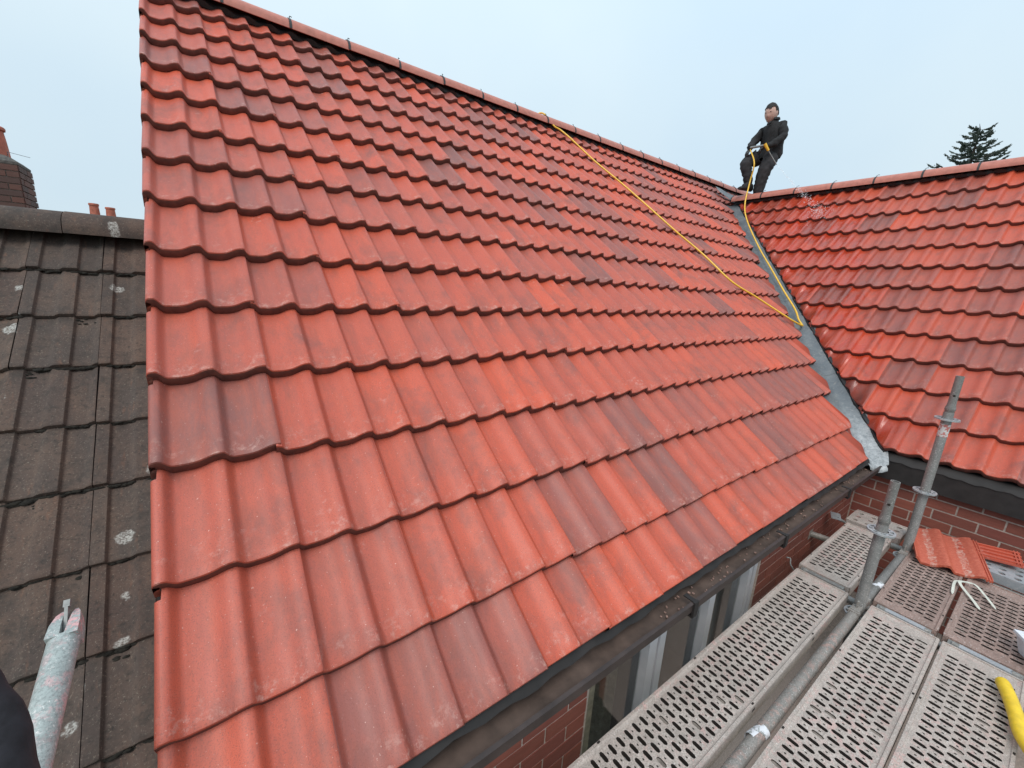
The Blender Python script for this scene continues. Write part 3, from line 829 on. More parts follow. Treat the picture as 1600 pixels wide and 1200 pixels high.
# ------------------------------------------------------------------ the neighbour's old brown roof
nb = empty('neighbour_house', (-2.5, 2.97, GROUND))
tag(nb, 'neighbouring house at the left with an old lichen-spotted dark brown tiled roof', 'house')
NOFF = -V(nb.location)
def undern(name, m, mat, parent=nb, smooth=None):
    o = m.build(name, mat, parent, smooth)
    if parent is nb: o.matrix_local = Matrix.Translation(NOFF)
    return o
DN_ = -0.90
def npt(x, s): return V((x, s * CT, s * ST)) + NRM_M * DN_
PO = [(0, 0), (.02, -.15), (.05, -.75), (.08, -.97), (.12, -1), (.46, -1), (.52, -.90), (.58, -.35), (.63, -.06), (.68, 0), (.97, 0)]
def old_tile_mesh():
    pitch = .15; T = .024; D = .015; L = .42; cols = []
    for w in range(2):
        for t, h in PO: cols.append(((w + t) * pitch + .0, h * D))
    # joint sits inside the raised part: shift so that the tile starts a third into it
    sh = .045; cols2 = []
    for x, z in cols:
        cols2.append((x, z))
    cols2.append((.300, 0)); 
    prof = lambda x: z_at(cols2, x % .30 if x % .30 else 0)
    def z_at(c, x):
        for (a, za), (b, zb) in zip(c, c[1:]):
            if a <= x <= b: return za + (zb - za) * (x - a) / max(b - a, 1e-6)
        return 0
    xs = sorted(set([round((x + sh) % .30, 4) for x, z in cols2] + [.004, .296]))
    C2 = [(.001, z_at(cols2, (.003 - sh) % .30) - .004), (.0014, z_at(cols2, (.003 - sh) % .30))] + [(x, z_at(cols2, (x - sh) % .30)) for x in xs if .004 <= x <= .296] + [(.2985, z_at(cols2, (.2985 - sh) % .30)), (.2992, z_at(cols2, (.2992 - sh) % .30) - .006)]
    # a narrow water groove beside the joint
    rows = [(.04, -T - .003), (.003, -T), (0, -T + .004), (.001, -.004), (.006, -.0005), (.02, 0), (L, 0)]
    n = len(rows); vs = []; fs = []
    for x, h in C2:
        for y, dz in rows: vs.append((x, y + random.uniform(-.0012, .0012) * (y < .01), h + dz))
    for i in range(len(C2) - 1):
        for j in range(n - 1): fs.append((i * n + j, (i + 1) * n + j, (i + 1) * n + j + 1, i * n + j + 1))
    m = MB(); m.add(vs, fs); return m.mesh('old_roof_tile', M['old'], 35)
OT = old_tile_mesh()
m = MB(); pts = [(-5.2, -1.6), (-.035, -1.6), (-.035, 3.13), (-5.2, 3.13)]
top = [npt(x, s) - NRM_M * .045 for x, s in pts]; bot = [p - NRM_M * .05 for p in top]
m.add(top + bot, [(0, 1, 2, 3), (7, 6, 5, 4), (0, 4, 5, 1), (1, 5, 6, 2), (2, 6, 7, 3), (3, 7, 4, 0)])
nslope = undern('roof_slope', m, M['underlay'])
NS = [2.756, 2.406, 2.055, 1.704, 1.368, 1.021, .690, .352, .010, -.335, -.68, -1.02, -1.36]
srt = []
for k, s in enumerate(NS):
    g = (NS[k - 1] - s) if k else .345
    for i in range(-8, 1):
        x = -.316 + i * .30
        m4 = slope_frame(npt(x, s), RGT_M, UP_M, NRM_M, .343, .024)
        me = OT
        if k == 0:        # the top course is trimmed under the ridge
            me = OT
        if i == 0:
            me = cut_mesh(OT, m4, (-.028, 0, 0), (1, 0, 0), 'cut_old_tile')
        m4 = m4 @ Matrix.Translation((random.uniform(-.0015, .0015), random.uniform(-.005, .005), random.uniform(0, .003))) @ Matrix.Rotation(random.uniform(-.006, .006), 4, 'Z')
        link('roof_tile', me, nslope, None, m4)
        # right-hand tile bottoms: moss and dirt gathered along the nose
        srt.append((s, x))
m = MB()
def blob(m, p, r, nrm, seed):
    u = V((1, 0, 0)); w = nrm.cross(u).normalized(); vs = []; fs = []
    rings = [(1.0, 0.0), (.85, .45), (.45, .8)]; N = 7
    for a, h in rings:
        for k in range(N):
            t = 2 * PI * k / N; rr = r * a * (1 + .35 * noise.noise(V((seed, k * .9, a))))
            vs.append(p + u * math.cos(t) * rr * 1.5 + w * math.sin(t) * rr * .7 + nrm * h * r * .55)
    vs.append(p + nrm * r * .6)
    for i in range(2):
        for k in range(N): fs.append((i * N + k, i * N + (k + 1) % N, (i + 1) * N + (k + 1) % N, (i + 1) * N + k))
    for k in range(N): fs.append((2 * N + k, 2 * N + (k + 1) % N, 3 * N))
    m.add(vs, fs)
for s in NS[:-1]:
    x = -1.9
    while x < -.05:
        x += random.uniform(.003, .011)
        if noise.noise(V((x * 4, s * 3, 0))) > -.12:
            dens = noise.noise(V((x * 2.2, s * 5, 4)))
            p = npt(x, s - random.uniform(.000, .008 + max(0, dens) * .022)) - NRM_M * random.uniform(.020, .036)
            blob(m, p, random.uniform(.005, .012 + max(0, dens) * .014), NRM_M, x * 50 + s)
for _ in range(22):
    sx_ = random.choice(NS[1:9]); x = random.uniform(-1.0, -.06)
    for q_ in range(random.randint(2, 6)):
        blob(m, npt(x + random.uniform(-.03, .03), sx_ - random.uniform(.01, .05)) - NRM_M * .032, random.uniform(.004, .010), NRM_M, x * 90 + q_)
o = undern('moss', m, M['moss'], smooth=60); o['kind'] = 'stuff'
ridge_run(nb, nb, (-0.028, 2.97, 1.36 - .06), (-1, 0, 0), (0, -1, 0), 11, .45, M['old'], r=.150, flat=.78, clip=False, apex_up=.02)
m = MB(); vs = []; fs = []
for i in range(101):
    x = -.04 - 5 * i / 100; w = .012 * noise.noise(V((x * 9, 0, 7)))
    vs += [npt(x, 3.22) + NRM_M * .02, npt(x, 3.105 + w) + NRM_M * .012, npt(x, 3.10 + w) - NRM_M * .03]
for i in range(100):
    for j in range(2): fs.append((i * 3 + j, i * 3 + 1 + j, i * 3 + 4 + j, i * 3 + 3 + j))
m.add(vs, fs); undern('ridge_mortar', m, M['conc'])
m = MB(); m.add([npt(-5.2, 3.2), npt(-.05, 3.2), V((-.05, 6.4, -1.7)), V((-5.2, 6.4, -1.7))], [(0, 1, 2, 3)]); undern('rear_slope', m, M['old'])
m = MB(); m.box((-2.6, -.45, -3.5), (5.1, .1, 3.0)); m.box((-5.15, 2.9, -3.3), (.1, 6.6, 3.2)); undern('wall', m, M['old_brick'])

# chimney stack beyond the neighbour's ridge
ch = empty('chimney_stack', (-2.1, 7.9, GROUND))
tag(ch, 'sooty brick chimney stack at the left edge rising behind the old brown roof', 'chimney')
COFF = -V(ch.location)
CX1, CY0 = -1.60, 7.58; CX0 = -2.62; CY1 = 8.12; CZT = 2.30
m = MB(); m.box(((CX0 + CX1) / 2, (CY0 + CY1) / 2, (GROUND + CZT) / 2), (CX1 - CX0 - .016, CY1 - CY0 - .016, CZT - GROUND))
core = m.build('stack_core', M['old_mortar'], ch); core.matrix_local = Matrix.Translation(COFF)
def stack_bricks(z0, z1, x0, x1, y0, y1, course=.076):
    nrow = int((z1 - z0) / course)
    mB = MB(); mB.box((0, 0, 0), (.213, .02, course - .012)); b1_ = mB.mesh('brick', M['old_brick'])
    mH = MB(); mH.box((0, 0, 0), (.102, .02, course - .012)); h1_ = mH.mesh('brick', M['old_brick'])
    for r in range(nrow):
        z = z0 + (r + .5) * course
        s = -.1125 if r % 2 else 0.0
        while s < x1 - x0 - .01:
            a, b_ = max(0, s), min(x1 - x0, s + .225)
            if b_ - a > .08:
                link('brick', b1_ if b_ - a > .15 else h1_, core, None, Matrix.Translation(((x1 - (a + b_) / 2), y0 + .004 + random.uniform(-.003, .003), z)))
            s += .225
        s = 0.0 if r % 2 else -.1125
        while s < y1 - y0 - .01:
            a, b_ = max(0, s), min(y1 - y0, s + .225)
            if b_ - a > .08:
                link('brick', b1_ if b_ - a > .15 else h1_, core, None, Matrix.Translation((x1 - .004 + random.uniform(-.003, .003), y0 + (a + b_) / 2, z)) @ Matrix.Rotation(PI / 2, 4, 'Z'))
            s += .225
stack_bricks(1.46, CZT, CX0, CX1, CY0, CY1)
m = MB(); N = 6
lay = [(0, 0, CZT), (.00, 0, CZT + .03), (.05, 0, CZT + .075), (.12, 0, CZT + .11), (.2, 0, CZT + .13)]
for (i0, _, za), (i1, _, zb) in zip(lay, lay[1:]):
    A = [(CX0 + i0, CY0 + i0, za), (CX1 - i0, CY0 + i0, za), (CX1 - i0, CY1 - i0, za), (CX0 + i0, CY1 - i0, za)]
    B = [(CX0 + i1, CY0 + i1, zb), (CX1 - i1, CY0 + i1, zb), (CX1 - i1, CY1 - i1, zb), (CX0 + i1, CY1 - i1, zb)]
    m.add(A + B, [(k, (k + 1) % 4, (k + 1) % 4 + 4, k + 4) for k in range(4)])
m.add(B, [(0, 1, 2, 3)])
o = m.build('flaunching', M['conc'], ch, 60); o.matrix_local = Matrix.Translation(COFF)
def chimney_pot(m, c, r, h):
    m.lathe([(r * 1.05, 0), (r, .02), (r * .93, h * .55), (r * .86, h * .86), (r * .98, h * .88), (r * 1.0, h * .96), (r * .92, h), (r * .72, h), (r * .7, h * .6), (r * .7, 0)], c, 20)
m = MB(); chimney_pot(m, (-1.86, 7.86, CZT + .10), .155, .36)
o = m.build('pot', M['pot'], ch, 50); o.matrix_local = Matrix.Translation(COFF)
# thin aerial rods fixed on the stack
m = MB(); m.tube([(-1.72, 7.8, 2.30), (-1.71, 7.8, 2.47)], .004, 6); m.tube([(-1.72, 7.8, 2.47), (-1.52, 7.8, 2.44)], .003, 6)
o = m.build('aerial', M['aerial'], ch); o.matrix_local = Matrix.Translation(COFF)

# two pots of a stack further away
fs_ = empty('far_chimney', (-2.02, 16.75, GROUND))
tag(fs_, 'small distant chimney showing two red pots just above the old brown ridge', 'chimney')
m = MB(); m.box((0, 0, 3.68), (.9, .5, 7.36))
m.build('stack', M['old_brick'], fs_)
m = MB(); chimney_pot(m, (-.165, 0, 7.36), .115, .46); m.build('pot', M['pot'], fs_, 50)
m = MB(); chimney_pot(m, (.175, 0, 7.36), .115, .40); m.build('pot', M['pot'], fs_, 50)

# ------------------------------------------------------------------ conifer behind the wing
tree = empty('conifer_tree', (31.4, 4.2, GROUND))
tag(tree, 'dark conifer with ragged upswept branches rising behind the right-hand ridge', 'tree')
H = 15.1
m = MB(); m.tube([(0, 0, 0), (0.05, 0, H * .5), (.02, .03, H * .85), (.0, 0, H - .25), (-.10, .06, H)], [.30, .17, .07, .022, .006], 8)
m.build('trunk', M['bark'], tree, 60)
brm = MB(); mn = MB(); rng = random.Random(5)
def spray(p, d, L, w):
    up = V((0, 0, 1)); sd_ = d.cross(up).normalized()
    for k in range(7):
        t = (k + .5) / 7
        for sg in (-1, 1):
            q = p + d * L * t + V((0, 0, rng.uniform(-.02, .02)))
            if rng.random() < .30: continue
            tip = q + (d * rng.uniform(.5, .9) + sd_ * sg * rng.uniform(.5, 1) + V((0, 0, rng.uniform(-.55, .15)))).normalized() * w * (1.15 - t) * rng.uniform(.7, 1.3)
            wd = (V((0, 0, 1)) * .028 + d * .02)
            mn.add([q - wd, q + wd, tip + wd * .3, tip - wd * .4], [(0, 1, 2, 3)])
z = H - .3; lvl = 0
while z > 5.5:
    dpt = H - z
    R_ = min(3.4, .16 + dpt * .56) * rng.uniform(.8, 1.12)
    nb_ = 5 if dpt < 1 else 7
    a0 = rng.uniform(0, 6)
    for b in range(nb_):
        a = a0 + 2 * PI * b / nb_ + rng.uniform(-.35, .35); L = R_ * rng.uniform(.65, 1.2)
        d = V((math.cos(a), math.sin(a), 0)); base = V((0, 0, z + rng.uniform(-.1, .1)))
        pts = [base + d * L * t + V((0, 0, L * (-.10 * math.sin(t * PI) + .16 * t * t))) for t in (0, .25, .5, .75, 1)]
        brm.tube(pts, [.03 * min(1, L), .022 * min(1, L), .015, .010, .004], 5)
        ns = max(4, int(L * 6))
        cp = catmull(pts, 4)
        for k in range(ns):
            t = .16 + .84 * (k + rng.random()) / ns
            idx = min(len(cp) - 2, int(t * (len(cp) - 1)))
            p = cp[idx]; dd = (cp[idx + 1] - cp[idx]).normalized()
            sd2 = V((dd.y, -dd.x, 0)) * rng.choice((-1, 1)) * rng.uniform(.3, .9)
            spray(p, (dd + sd2 * (1 - t * .7) + V((0, 0, rng.uniform(-.15, .2)))).normalized(), rng.uniform(.20, .42) * (1.15 - .4 * t), .14)
        spray(cp[-3], (cp[-1] - cp[-3]).normalized(), .3, .10)
    z -= rng.uniform(.19, .27)
brm.build('branches', M['bark'], tree)
mn.build('foliage', M['needle'], tree)

# ------------------------------------------------------------------ scaffold
PZ = -0.40                       # top of the boards
def slotted_deck(name, label, x0, x1, y0, y1, mat, cols=5, z=PZ, group='slotted steel scaffold boards', pitch=.044, endgap=.055):
    root = empty(name, ((x0 + x1) / 2, (y0 + y1) / 2, z - .07)); tag(root, label, 'scaffold board', group)
    off = -V(root.location)
    wd = y1 - y0; ew = .021                     # raised edge rails
    area = wd - 2 * ew - .012; cp = area / cols
    m = MB(); zt = z - .006; rnd_ = random.Random(int(abs(y0) * 1000 + x0 * 10))
    X0_, X1_ = x0 + endgap, x1 - endgap
    nx = int((X1_ - X0_) / pitch); X1_ = X0_ + nx * pitch
    hl, hw, rr = cp * .475, .0080, .0080
    ya = y0 + ew + .006
    N = 6
    for c in range(cols):
        yc = ya + (c + .5) * cp
        sh = pitch / 2 if c % 2 else 0
        ncell = nx - (1 if c % 2 else 0)
        if c % 2:
            for (a, b) in ((X0_, X0_ + sh), (X1_ - sh, X1_)): m.add([(a, yc - cp / 2, zt), (b, yc - cp / 2, zt), (b, yc + cp / 2, zt), (a, yc + cp / 2, zt)], [(0, 1, 2, 3)])
        for i in range(ncell):
            xc = X0_ + sh + (i + .5) * pitch; a, b = xc - pitch / 2, xc + pitch / 2; c0, c1 = yc - cp / 2, yc + cp / 2
            hole = []
            for k in range(N // 2 + 1): t = PI * k / (N // 2); hole.append((xc + hw * math.cos(t), yc + hl - rr + rr * math.sin(t)))
            for k in range(N // 2 + 1): t = PI + PI * k / (N // 2); hole.append((xc + hw * math.cos(t), yc - hl + rr + rr * math.sin(t)))
            h = len(hole)   # 8 points: 0..3 top half from +x to -x, 4..7 bottom half from -x to +x
            outer = [(b, c1), (a, c1), (a, c0), (b, c0)]
            vs = [(x, y, zt) for x, y in hole] + [(x, y, zt) for x, y in outer] + [(x, y, zt - .022) for x, y in hole]
            m.add(vs[:12], [(8, 9, 3, 2, 1, 0), (9, 10, 4, 3), (10, 11, 7, 6, 5, 4), (11, 8, 0, 7)] + [])
            m.add([vs[k] for k in range(8)] + vs[12:], [(k, 8 + k, 8 + (k + 1) % 8, (k + 1) % 8) for k in range(8)], 1)  # slot walls coloured dark in place of shade
            if rnd_.random() < .07: m.add([(x, y, zt - .005) for x, y in hole], [tuple(range(8))], 2)
            # small punched drain hole between slots
            px_, py_ = xc + pitch / 2 * 0.94, yc
            if b < X1_ - .01: m.add([(px_ + .0032 * math.cos(2 * PI * k / 6), py_ + .0042 * math.sin(2 * PI * k / 6), zt + .0006) for k in range(6)], [tuple(range(6))], 1)
    for (a, b) in ((x0, X0_), (X1_, x1)): m.add([(a, ya, zt), (b, ya, zt), (b, y1 - ew - .006, zt), (a, y1 - ew - .006, zt)], [(0, 1, 2, 3)])
    m.v = [tuple(V(p) + off) for p in m.v]
    m.build('walking_surface', [mat, M['hole'], M['silt']], root)
    for sgn, ye in ((1, y0), (-1, y1)):
        m = MB(); prof = [(0, -.066), (0, -.004), (.002, 0), (.012, 0), (.015, -.004), (.019, -.0055), (.027, -.0062)]
        vs = []; fs = []
        for x in (x0, x1):
            for a, b in prof: vs.append(V((x, ye + sgn * a, z + b)) + off)
        n = len(prof)
        for i in range(n - 1): fs.append((i, i + 1, n + i + 1, n + i) if sgn < 0 else (i, n + i, n + i + 1, i + 1))
        b0 = len(vs)
        m.add(vs, fs)
        m.add([V((x, ye + sgn * .018, z + zz)) + off for x in (x0, x1) for zz in (-.066, -.006)], [(0, 1, 3, 2)])
        k = x0 + .17
        while k < x1:
            m.add([V((k + dx, ye - sgn * .0008, z + dz)) + off for dx, dz in ((-.012, -.030), (.012, -.030), (.012, -.018), (-.012, -.018))], [(0, 1, 2, 3)], 1)
            m.add([V((k + dx, ye + sgn * dy, z + .0007)) + off for dx, dy in ((-.007, .003), (.007, .003), (.007, .010), (-.007, .010))], [(0, 1, 2, 3)], 1); k += .62
        m.build('edge_rail', [mat, M['hole']], root)
    # end caps with hooked claws
    for xe, sg in ((x0, -1), (x1, 1)):
        if not (-.2 < xe < 4.6): continue
        m = MB(); m.box(V((xe + sg * .004, (y0 + y1) / 2, z - .030)) + off, (.008, wd - .006, .058)); m.build('end_plate', mat, root)
        for yy in (y0 + .045, y1 - .045):
            m = MB(); pts = [(0, -.012), (.020, -.005), (.040, -.012), (.050, -.030)]
            vs = []
            for a, b in pts:
                for w in (-.022, .022): vs.append(V((xe + sg * a, yy + w, z + b)) + off)
                for w in (-.022, .022): vs.append(V((xe + sg * a, yy + w, z + b - .007)) + off)
            fs = []
            for i in range(3):
                q = i * 4; fs += [(q, q + 1, q + 5, q + 4), (q + 2, q + 6, q + 7, q + 3), (q, q + 4, q + 6, q + 2), (q + 1, q + 3, q + 7, q + 5)]
            fs.append((12, 13, 15, 14)); m.add(vs, fs); m.build('hook', M['tube'], root)
    return root
slotted_deck('scaffold_board', 'slotted steel board running along the window wall, left of the ledger tube', -.9, 2.872, -.312, -.055, M['deck'])
slotted_deck('scaffold_board', 'pale slotted steel board just right of the long ledger tube', -.9, 2.872, -.672, -.408, M['deck'])
slotted_deck('scaffold_board', 'rightmost pale slotted steel board of the near bay, under the yellow handle', -.9, 2.872, -.944, -.680, M['deck'])
slotted_deck('scaffold_board', 'slotted steel board of the far bay, nearest the brick wall below the gutter', 2.945, 3.815, -.300, -.045, M['deck'])
slotted_deck('scaffold_board', 'rusty slotted steel board on the far bay in front of the loose red tile', 2.945, 3.79, -.655, -.402, M['deck_dark'])
slotted_deck('scaffold_board', 'dark rusty slotted steel board at the right edge beside the white cable tie', 2.945, 3.74, -.955, -.672, M['deck_dark'])
slotted_deck('scaffold_board', 'cut-off slotted steel board at the extreme right edge of the far bay', 2.945, 3.74, -1.23, -.965, M['deck_dark'])
def punched_plank(label, x0, x1, y0, y1, z, mat, rim=.008):
    root = empty('perforated_plank', ((x0 + x1) / 2, (y0 + y1) / 2, z - .05)); tag(root, label, 'scaffold plank')
    off = -V(root.location); m = MB()
    px = .062; nx = int((x1 - x0 - .04) / px); ny = int((y1 - y0 - .02) / px); cx = (x1 - x0 - .03) / nx; cy = (y1 - y0) / ny
    for i in range(nx):
        for j in range(ny):
            a, c = x0 + .015 + i * cx, y0 + j * cy; r = .017
            xc, yc = a + cx / 2, c + cy / 2
            hole = [(xc + r * math.cos(PI / 4 + PI / 4 * k), yc + r * math.sin(PI / 4 + PI / 4 * k)) for k in range(8)]
            outer = [(a + cx, c + cy), (xc, c + cy), (a, c + cy), (a, yc), (a, c), (xc, c), (a + cx, c), (a + cx, yc)]
            zt = z - .004
            vs = [V((x, y, zt)) + off for x, y in hole + outer] + [V((x, y, zt - .010)) + off for x, y in hole]
            m.add(vs, [(8 + k, 8 + (k + 1) % 8, (k + 1) % 8, k) for k in range(8)] + [(k, (k + 1) % 8, 16 + (k + 1) % 8, 16 + k) for k in range(8)])
    m.build('punched_surface', mat, root)
    for xe, sg in ((x0, 1), (x1, -1)):
        m = MB(); m.box(V((xe + sg * .0075, (y0 + y1) / 2, z - .028)) + off, (.0148, y1 - y0, .056)); m.build('edge_rail', mat, root)
    for ye, sg in ((y0, 1), (y1, -1)):
        m = MB(); m.box(V(((x0 + x1) / 2, ye - sg * .003, z - .030)) + off, (x1 - x0 - .03, .005, .05)); m.build('end_plate', mat, root)
    return root
punched_plank('dull perforated steel plank along the wing wall, left of the loose tile', 3.86, 4.12, -.325, -.03, PZ + .006, M['deck'])
punched_plank('shiny new perforated steel plank at the right edge along the brick wall', 3.83, 4.12, -1.9, -.50, PZ + .035, M['zinc'])

def ring_disc(m, c, r=.058):
    # rosette: a flat ring with eight openings, built as rim, hub and spokes
    m.lathe([(.030, -.0045), (r * .60, -.0045), (r * .60, .0045), (.030, .0045), (.030, -.0045)], c, 24)
    m.lathe([(r * .86, -.0045), (r, -.0045), (r, .0045), (r * .86, .0045), (r * .86, -.0045)], c, 24)
    for k in range(8):
        a = 2 * PI * k / 8; q = V(c) + V((math.cos(a), math.sin(a), 0)) * r * .73
        m.box(q, (r * .30, .012, .0088), Matrix.Rotation(a, 3, 'Z'))
def standard(label, x, y, ztop, spig, rings, tape=None):
    root = empty('scaffold_standard', (x, y, GROUND)); tag(root, label, 'scaffold pole', 'scaffold uprights')
    z = -GROUND
    m = MB(); m.lathe([(.0242, 0.0), (.0242, z + spig), (.0225, z + spig + .004)], (0, 0, 0), 20); m.build('tube', M['tube'], root, 40)
    m = MB(); m.lathe([(.0225, z + spig), (.0225, z + spig + .015), (.0248, z + spig + .018), (.0248, z + spig + .032), (.0205, z + spig + .05), (.0195, z + spig + .07), (.0195, z + ztop), (.0155, z + ztop), (.0150, z + ztop - .05)], (0, 0, 0), 18)
    m.build('spigot', M['tube'], root, 40)
    for dz in (ztop - .12,):
        m = MB(); a = math.atan2(-.743 - y, .15 - x)
        m.lathe([(.0, .0), (.0065, .0)], (0, 0, 0), 10, None)
        rot = Matrix.Rotation(a, 3, 'Z') @ Matrix.Rotation(PI / 2, 3, 'Y')
        m = MB(); m.lathe([(.0001, .0203), (.0065, .0203)], (0, 0, z + dz), 12, rot); m.build('bolt_hole', M['hole'], root)
    for rz in rings:
        m = MB(); ring_disc(m, (0, 0, z + rz)); m.build('rosette', M['zinc'], root)
    if tape:
        m = MB(); m.lathe([(.0248, z + tape[0]), (.0248, z + tape[1])], (0, 0, 0), 20); m.build('tape', M['label'], root, 40)
    return root
def splotch_material(name, a, bcol, scale):
    m, n, l, b = new_mat(name); v, _ = coords(n, l)
    f = noise_(n, l, v, scale, 4, 0.7)
    l.new(ramp(n, l, f, [(0.44, a), (0.52, bcol)], 'CONSTANT'), b.inputs['Base Color']); b.inputs['Roughness'].default_value = .6
    return m
M['label'] = splotch_material('worn_red_white_label', (0.62, 0.60, 0.58), (0.50, 0.16, 0.14), 60)
M['white_paint'] = splotch_material('worn_white_band', (0.70, 0.68, 0.70), (0.33, 0.33, 0.32), 45)
standard('shorter scaffold upright in the middle of the boards, open top below the eaves', 2.826, -.372, .315, .075, (.040, -.46))
standard('taller scaffold upright by the wing wall with a worn red and white label', 3.754, -.386, .775, .545, (.507, .022, -.46), (.395, .475))
# wedge heads where ledgers meet the uprights
def wedge_head(m, c, d):
    d = V(d).normalized(); up = V((0, 0, 1)); sd_ = d.cross(up); R3 = Matrix((d, sd_, up)).transposed()
    m.box(V(c) + d * .058 + up * .018, (.060, .040, .026), R3); m.box(V(c) + d * .058 - up * .018, (.060, .040, .022), R3)
    m.box(V(c) + d * .050 + up * .012, (.018, .008, .110), R3)
    m.box(V(c) + d * .088, (.022, .046, .055), R3)
def ledger(label, p0, p1, head0=True, head1=True, mat=None, white=None, name='ledger_tube', r=.0242):
    p0, p1 = V(p0), V(p1); mid = (p0 + p1) / 2; root = empty(name, mid); tag(root, label, 'scaffold tube')
    a, b = p0 - mid, p1 - mid; d = (b - a).normalized()
    m = MB(); m.tube([a + d * (.09 if head0 else 0), b - d * (.09 if head1 else 0)], r, 18); m.build('tube', mat or M['tube_dirty'], root, 40)
    for f, e, dd in ((head0, a, d), (head1, b, -d)):
        if f: m = MB(); wedge_head(m, e, dd); m.build('wedge_head', M['tube_dirty'], root)
    if white:
        for t0, t1 in white:
            m = MB(); m.tube([V((t0, p0.y, p0.z)) - mid, V((t1, p1.y, p1.z)) - mid], r + .0006, 18, False); m.build('paint_band', M['white_paint'], root, 40)
ledger('long dusty ledger tube between the near boards, ending at the shorter upright', (-.9, -.360, -.425), (2.826, -.372, -.425), False, True, M['tube_dirty'], [(1.62, 1.70)])
ledger('short ledger tube with a white paint band between the two uprights', (2.826, -.372, -.425), (3.754, -.386, -.425), True, True, M['tube'], [(3.10, 3.17)])
for lab, xx, ys_ in (('cross tube under the board joint beside the shorter upright', 2.908, (-.05, -1.25)), ('cross tube under the far ends of the boards beside the taller upright', 3.84, (-.03, -1.4))):
    ledger(lab, (xx, ys_[0], -.452), (xx, ys_[1], -.452), False, False, M['tube'], None, 'transom_tube', .021)
# flat lock bars covering the board joint
for lab, ya_, yb_ in (('grey flat lock bar over the board joint left of the shorter upright', -.29, -.075), ('pale lock bar over the board joint right of the shorter upright', -.645, -.43), ('whitened lock bar over the joint near the right edge', -.93, -.70)):
    m = MB(); root = empty('lock_bar', (2.905, (ya_ + yb_) / 2, PZ - .01)); tag(root, lab, 'lock bar')
    L_ = yb_ - ya_
    m.box((0, 0, .006), (.030, L_ * .72, .008)); m.build('bar', M['zinc' if ya_ < -.4 else 'tube'], root)
    m = MB(); m.tube([(0, -L_ * .46, .003), (0, -L_ * .36, .003)], .014, 10); m.tube([(0, L_ * .36, .003), (0, L_ * .46, .003)], .014, 10); m.build('pivot', M['tube'], root, 40)
# stub tie into the main wall, plate beside it
root = empty('wall_tie', (3.62, .03, -.52)); tag(root, 'short grey scaffold tie tube fixed into the brick wall below the gutter', 'scaffold tube')
m = MB(); m.tube([(-.02, .10, .015), (.13, -.20, -.02)], .022, 14); m.build('tube', M['tube_dirty'], root, 40)
m = MB(); m.box((-.02, .07, .015), (.07, .012, .07)); m.build('wall_plate', M['tube_dirty'], root)
root = empty('bracket_plate', (3.86, .035, -.41)); tag(root, 'grey steel bracket plate sticking out past the far board end', 'bracket')
m = MB(); m.box((0, 0, .005), (.11, .060, .007), Matrix.Rotation(.35, 3, 'Z')); m.build('plate', M['zinc'], root)
m = MB(); m.tube([(-.03, -.02, .005), (.01, -.06, -.02)], .010, 8); m.build('arm', M['tube'], root)
root = empty('tie_wire', (2.87, -.045, PZ)); tag(root, 'twisted wire end sticking up at the left corner of the board joint', 'wire')
m = MB(); m.tube(catmull([(0, 0, -.02), (-.01, .02, .012), (.02, .035, .03), (.0, .05, .036)], 4), .004, 6); m.build('wire', M['tube'], root)

# loose tiles lying on the boards
def lie_tile(label, origin, xdir, ydir, flip=False):
    x = V(xdir).normalized(); y = V(ydir); y = (y - x * y.dot(x)).normalized(); z = x.cross(y)
    root = empty('loose_tile', origin); tag(root, label, 'roof tile')
    R3 = Matrix((x, y, z)).transposed().to_4x4()
    return root, R3
M['loose'] = None
def loose_mat():
    m, n, l, b = new_mat('loose_tile_worn'); v, _ = coords(n, l)
    f1 = noise_(n, l, v, 60, 4, .7, (1, 4, 1)); c = ramp(n, l, f1, [(.35, (.36, .060, .034)), (.55, (.50, .105, .055)), (.75, (.60, .21, .14))])
    tcx = n.new('ShaderNodeTexCoord'); sp = n.new('ShaderNodeSeparateXYZ'); l.new(tcx.outputs['Object'], sp.inputs[0])
    for xc in (.085, .235):
        d = math_(n, l, 'ABSOLUTE', math_(n, l, 'SUBTRACT', sp.outputs[0], xc))
        mk = math_(n, l, 'LESS_THAN', math_(n, l, 'ADD', d, math_(n, l, 'MULTIPLY', noise_(n, l, v, 14, 5, .75), .05)), .042)
        my = math_(n, l, 'MULTIPLY', mk, ramp(n, l, noise_(n, l, v, 55, 6, .8), [(.44, 0.0), (.66, .7)]))
        c = mixc(n, l, my, c, (.62, .50, .42))
    l.new(c, b.inputs['Base Color']); b.inputs['Roughness'].default_value = .6; bump(n, l, f1, b, .4, .002)
    return m
M['loose'] = loose_mat()
